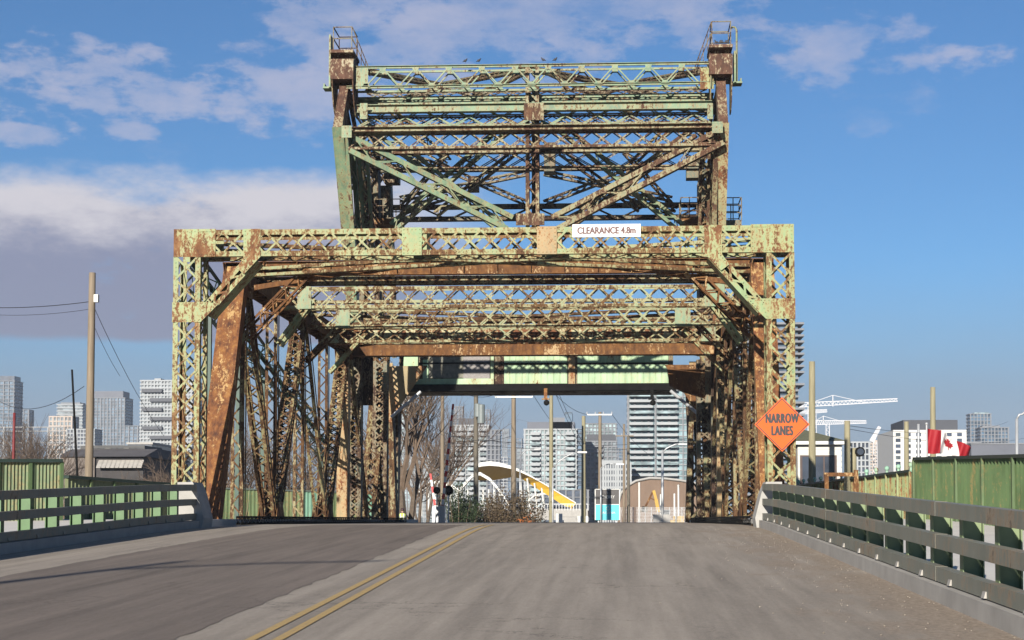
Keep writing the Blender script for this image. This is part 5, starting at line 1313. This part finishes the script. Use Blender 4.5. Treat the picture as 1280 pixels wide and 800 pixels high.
b = MB(); w0, w1 = X_(1002, YHs), X_(1044, YHs); wt_, wb_ = Z_(571, YHs, 1020), Z_(612, YHs, 1020)
b.box((w0-.08, YHs-.06, wb_), (w1+.08, YHs-.03, wt_+.08)); wo_ = b.build('window', plain('brown_frame', (.08, .05, .045), .6, .2), hc)
for i in range(3):
    q = MB(); a_ = w0+(w1-w0)*i/3+.04; q.box((a_, YHs-.075, wb_+.05), (w0+(w1-w0)*(i+1)/3-.04, YHs-.062, wt_)); q.build('pane', G_dark, wo_)
sg = at(1074, 565, 63); t = thing('signal_lamp', 'round black signal lamp on the stub post right of the cabin', 'signal', (sg.x, sg.y-.3, sg.z-.3)); b = MB(); b.tube([sg+V(0, -.3, 0), sg+V(0, .1, 0)], .19, 12); b.build('housing', M_black, t)
b = MB(); b.tube([sg+V(0, -.34, 0), sg+V(0, -.301, 0)], .13, 12); b.build('lens', G_dark, t)
b = MB(); b.bar(sg+V(-.35, 0, 0), sg+V(0, 0, 0), .05, .05); b.build('bracket', M_galv, t)

# ------------------------------------------------------------------ trees and brush
def grow(mb_t, mb_b, p, d, ln, r, lev, maxl, spread=.5, upb=.25, kids=3):
    n = 3; pts = [p]; q = p.copy(); dd = d.copy()
    for i in range(n):
        dd = (dd + V(random.gauss(0, .09), random.gauss(0, .09), random.gauss(0, .05)+upb*.1)).normalized(); q = q + dd*(ln/n); pts.append(q.copy())
    m = mb_t if lev < 1 else mb_b
    m.tube(pts, [r*(1-.42*i/n) for i in range(n+1)], 7 if lev < 1 else (5 if lev < 2 else 3), lev < 2)
    if lev >= maxl: return
    k = kids + (1 if lev < 2 else 0)
    for i in range(k):
        t = random.uniform(.35, 1) if i else 1; j = min(n, max(1, int(round(t*n)))); o = pts[j]
        nd = (dd + V(random.gauss(0, spread), random.gauss(0, spread), random.gauss(0, spread*.6)+upb)).normalized()
        grow(mb_t, mb_b, o, nd, ln*random.uniform(.58, .82), r*.55, lev+1, maxl, spread, upb, kids)
def btree(px, Y, h, r, lab, lev=4, grp=None, lean=0, zb=-1.72, kids=3, spread=.5, mat=M_bark, tmat=M_twig):
    x = X_(px, Y); t = thing('bare_tree', lab, 'tree', (x, Y, zb), grp); a, b = MB(), MB()
    grow(a, b, V(x, Y, zb), V(lean, 0, 1).normalized(), h*.42, r, 0, lev, spread, .3, kids)
    a.build('trunk', mat, t); b.build('crown', tmat, t)
random.seed(11)
btree(503, 108, 13, .42, 'large bare tree with a thick leaning trunk beside the left tower post', 5, lean=.10)
btree(514, 112, 12, .26, 'slimmer bare tree right of the thick leaning trunk', 5, lean=-.03)
btree(533, 150, 12, .2, 'bare tree behind the barrier arms reaching up to the counterweight', 5)
btree(541, 140, 11, .18, 'twiggy bare tree between the two thick trunks and the brown pole', 5, kids=3, spread=.6)
btree(524, 135, 11, .18, 'twiggy bare tree just right of the slimmer trunk', 5, kids=3, spread=.6)
btree(548, 170, 13, .2, 'bare tree behind the brown wooden pole', 5)
btree(522, 180, 10, .18, 'smaller bare tree behind the footbridge arch', 4)
for i, (px, Y, h) in enumerate(((-8, 120, 8), (12, 125, 7.5), (26, 118, 8), (38, 128, 9.5), (50, 122, 9), (62, 130, 8), (75, 140, 7), (196, 110, 5.0), (208, 115, 6), (186, 120, 5))):
    btree(px, Y, h, .14, ['bare tree at the very left edge', 'bare tree just left of the red mast', 'low bare tree right of the red mast', 'tallest bare tree of the left thicket', 'broad bare tree in the middle of the left thicket', 'bare tree before the low ivory block', 'short bare tree at the right end of the left thicket', 'small brown bare tree near the left portal post', 'small bare tree directly left of the portal post', 'low bare tree right of the factory shed'][i], 4, kids=4, spread=.6, tmat=M_twig)
for i, (px, Y, h) in enumerate(((268, 100, 7), (300, 110, 8), (330, 105, 7.5), (360, 112, 8), (395, 108, 7), (425, 115, 8), (455, 110, 7), (478, 130, 8))):
    btree(px, Y, h, .14, 'bare tree seen between the left truss members, %s' % ['right behind the rusty end post', 'second from the end post', 'third from the end post', 'fourth from the end post', 'behind the middle of the truss', 'behind the ochre plate', 'left of the tower post', 'behind the tower post'][i], 4, 'bare trees behind the left truss', kids=4, spread=.6)
# shrubs
def shrub(px, Y, w_, h, lab, mat, n=900, leaf=.075, tw=None):
    x = X_(px, Y); zb = -1.72; t = thing('shrub', lab, 'shrub', (x, Y, zb)); a, b = MB(), MB()
    for i in range(26):
        dx, dy = random.gauss(0, w_*.28), random.gauss(0, w_*.2); hh = h*random.uniform(.5, 1)*(1-.35*abs(dx)/w_); a.tube([(x+dx*.2, Y+dy*.2, zb), (x+dx*.7, Y+dy*.7, zb+hh*.5), (x+dx, Y+dy, zb+hh)], [.04, .025, .008], 4)
        for j in range(n//26):
            s_ = random.uniform(.25, 1); p = V(x+dx*s_+random.gauss(0, .22), Y+dy*s_+random.gauss(0, .2), zb+hh*s_+random.gauss(0, .15)); l_ = leaf*random.uniform(.6, 1.5)
            u = V(random.gauss(0, 1), random.gauss(0, 1), random.gauss(0, 1)).normalized(); v_ = u.orthogonal().normalized()
            b.add([p-u*l_, p+v_*l_*.5, p+u*l_, p-v_*l_*.5], [(0, 1, 2, 3)])
    a.build('stem', tw or M_twig, t); b.build('foliage', mat, t)
shrub(574, 112, 3.0, 4.6, 'dark evergreen shrub right of the striped barrier arm', M_ever, 4600)
shrub(585, 118, 2.6, 4.0, 'second dark evergreen shrub left of the transformer pole', M_ever, 4000)
shrub(607, 120, 2.8, 4.2, 'olive shrub right of the transformer pole', M_autumn, 3600)
shrub(624, 116, 3.0, 4.6, 'brown dry shrub left of the crossarm pole', M_autumn, 3600)
shrub(655, 118, 2.8, 4.4, 'olive brown shrub right of the crossarm pole', M_autumn, 3600)
shrub(664, 115, 2.4, 2.4, 'low orange-tinged shrub below the yellow arch', plain('orange_leaf', (.42, .13, .03), .8, .4, 2), 700)
shrub(640, 125, 3.5, 3.0, 'low dark shrub at the foot of the crossarm pole', M_ever, 1400)
# dry brush behind the left fence: uncountable
bs = MB(); random.seed(5)
for i in range(15000):
    Y = random.uniform(92, 150); x = random.uniform(-62, -14 - (Y-92)*.10); h = random.uniform(.6, 3.6)*(1 if random.random() < .8 else 1.4)
    q = V(random.gauss(0, .5), random.gauss(0, .3), h); w_ = random.uniform(.012, .035)
    p = V(x, Y, -1.7); bs.add([p+V(-w_, 0, 0), p+V(w_, 0, 0), p+q*.6+V(w_*.6+.05, 0, 0), p+q, p+q*.6+V(-w_*.6+.05, 0, 0)], [(0, 1, 2, 3, 4)])
tagged(bs.build('brush', M_brush), 'dry brown brush and reeds growing beyond the left fence', 'brush', kind='stuff')

# ------------------------------------------------------------------ road worker beyond the bridge
def person(px, Y, zf, lab):
    x = X_(px, Y, 645); r = thing('person', lab, 'person', (x, Y, zf))
    J = dict(pel=(0, 0, .92), ch=(0, 0, 1.25), nk=(0, 0, 1.47), hd=(0, -.01, 1.58), ht=(0, -.01, 1.70),
             hl=(-.10, 0, .88), kl=(-.12, -.02, .48), al=(-.13, .03, .08), tl=(-.13, -.14, .04), hr=(.10, 0, .88), kr=(.12, -.02, .48), ar=(.14, .03, .08), tr=(.14, -.14, .04),
             sl=(-.19, 0, 1.40), el=(-.26, .0, 1.12), wl=(-.22, -.18, .95), pl=(-.20, -.26, .93), sr=(.19, 0, 1.40), er=(.26, .0, 1.12), wr=(.22, -.18, .95), pr=(.20, -.26, .93))
    rad = dict(pel=.145, ch=.155, nk=.055, hd=.088, ht=.06, hl=.10, kl=.062, al=.042, tl=.035, hr=.10, kr=.062, ar=.042, tr=.035, sl=.065, el=.045, wl=.032, pl=.035, sr=.065, er=.045, wr=.032, pr=.035)
    E = [('pel', 'ch'), ('ch', 'nk'), ('nk', 'hd'), ('hd', 'ht'), ('pel', 'hl'), ('hl', 'kl'), ('kl', 'al'), ('al', 'tl'), ('pel', 'hr'), ('hr', 'kr'), ('kr', 'ar'), ('ar', 'tr'), ('ch', 'sl'), ('sl', 'el'), ('el', 'wl'), ('wl', 'pl'), ('ch', 'sr'), ('sr', 'er'), ('er', 'wr'), ('wr', 'pr')]
    ks = list(J); me = bpy.data.meshes.new('body'); me.from_pydata([J[k] for k in ks], [(ks.index(a), ks.index(b)) for a, b in E], [])
    o = lnk(bpy.data.objects.new('body', me)); md = o.modifiers.new('s', 'SKIN'); o.modifiers.new('u', 'SUBSURF').render_levels = 1
    o.modifiers['u'].levels = 1
    for i, k in enumerate(ks): me.skin_vertices[0].data[i].radius = (rad[k], rad[k]*.85)
    me.skin_vertices[0].data[0].use_root = True
    bpy.context.view_layer.update(); dg_ = bpy.context.evaluated_depsgraph_get(); m2_ = bpy.data.meshes.new_from_object(o.evaluated_get(dg_)); bpy.data.objects.remove(o)
    body = lnk(bpy.data.objects.new('body', m2_)); body.parent = r; m2_.materials.clear(); m2_.materials.append(plain('dark_workwear', (.03, .035, .05), .8, .2)); m2_.materials.append(plain('skin', (.45, .28, .2), .6, .1))
    for p in m2_.polygons: p.material_index = 1 if p.center.z > 1.46 else 0; p.use_smooth = True
    c = V(x, Y, zf); b = MB(); vest = []
    prof = [(.93, .185, .155), (1.1, .185, .16), (1.25, .205, .165), (1.38, .225, .15), (1.45, .14, .11)]
    for z, rx, ry in prof: vest.append([c+V(rx*math.cos(k*math.pi/8), ry*math.sin(k*math.pi/8), z) for k in range(16)])
    b.add([p for rr in vest for p in rr], [(i*16+k, i*16+(k+1) % 16, (i+1)*16+(k+1) % 16, (i+1)*16+k) for i in range(4) for k in range(16)]); b.build('safety_vest', plain('hi_vis_lime', (.55, .65, .12), .7, .05), r, smooth=True)
    b = MB()
    for z in (1.02, 1.2): b.tube([c+V(0, 0, z), c+V(0, 0, z+.05)], .205, 16, False)
    for sx in (-.1, .1): b.bar(c+V(sx, -.172, 1.0), c+V(sx, -.16, 1.42), .05, .01)
    b.build('reflective_stripe', M_galv, r)
    b = MB(); b.ball(c+V(0, 0, 1.68), (.125, .14, .10), 12, 8); b.build('hard_hat', plain('hat_dark', (.06, .03, .03), .4, .1), r, smooth=True)
person(503, 100, Z_(635, 100, 501)-1.78, 'road worker in a lime safety vest and dark hat standing beyond the left bridge pier')

# ------------------------------------------------------------------ haze
hz = MB(); hz.box((-950, -80, -4.0), (950, 1800, 110))
hm = bpy.data.materials.new('haze'); hm.use_nodes = True; hn = hm.node_tree; hn.nodes.clear()
ho_ = hn.nodes.new('ShaderNodeOutputMaterial'); hv = hn.nodes.new('ShaderNodeVolumePrincipled'); hv.inputs['Color'].default_value = (.78, .86, 1.0, 1); hv.inputs['Density'].default_value = .00018; hv.inputs['Anisotropy'].default_value = .0
hn.links.new(hv.outputs[0], ho_.inputs['Volume'])
HZ = hz.build('haze', hm); HZ['kind'] = 'stuff'; HZ['category'] = 'haze'; HZ['label'] = 'thin winter haze lying over the distant city'
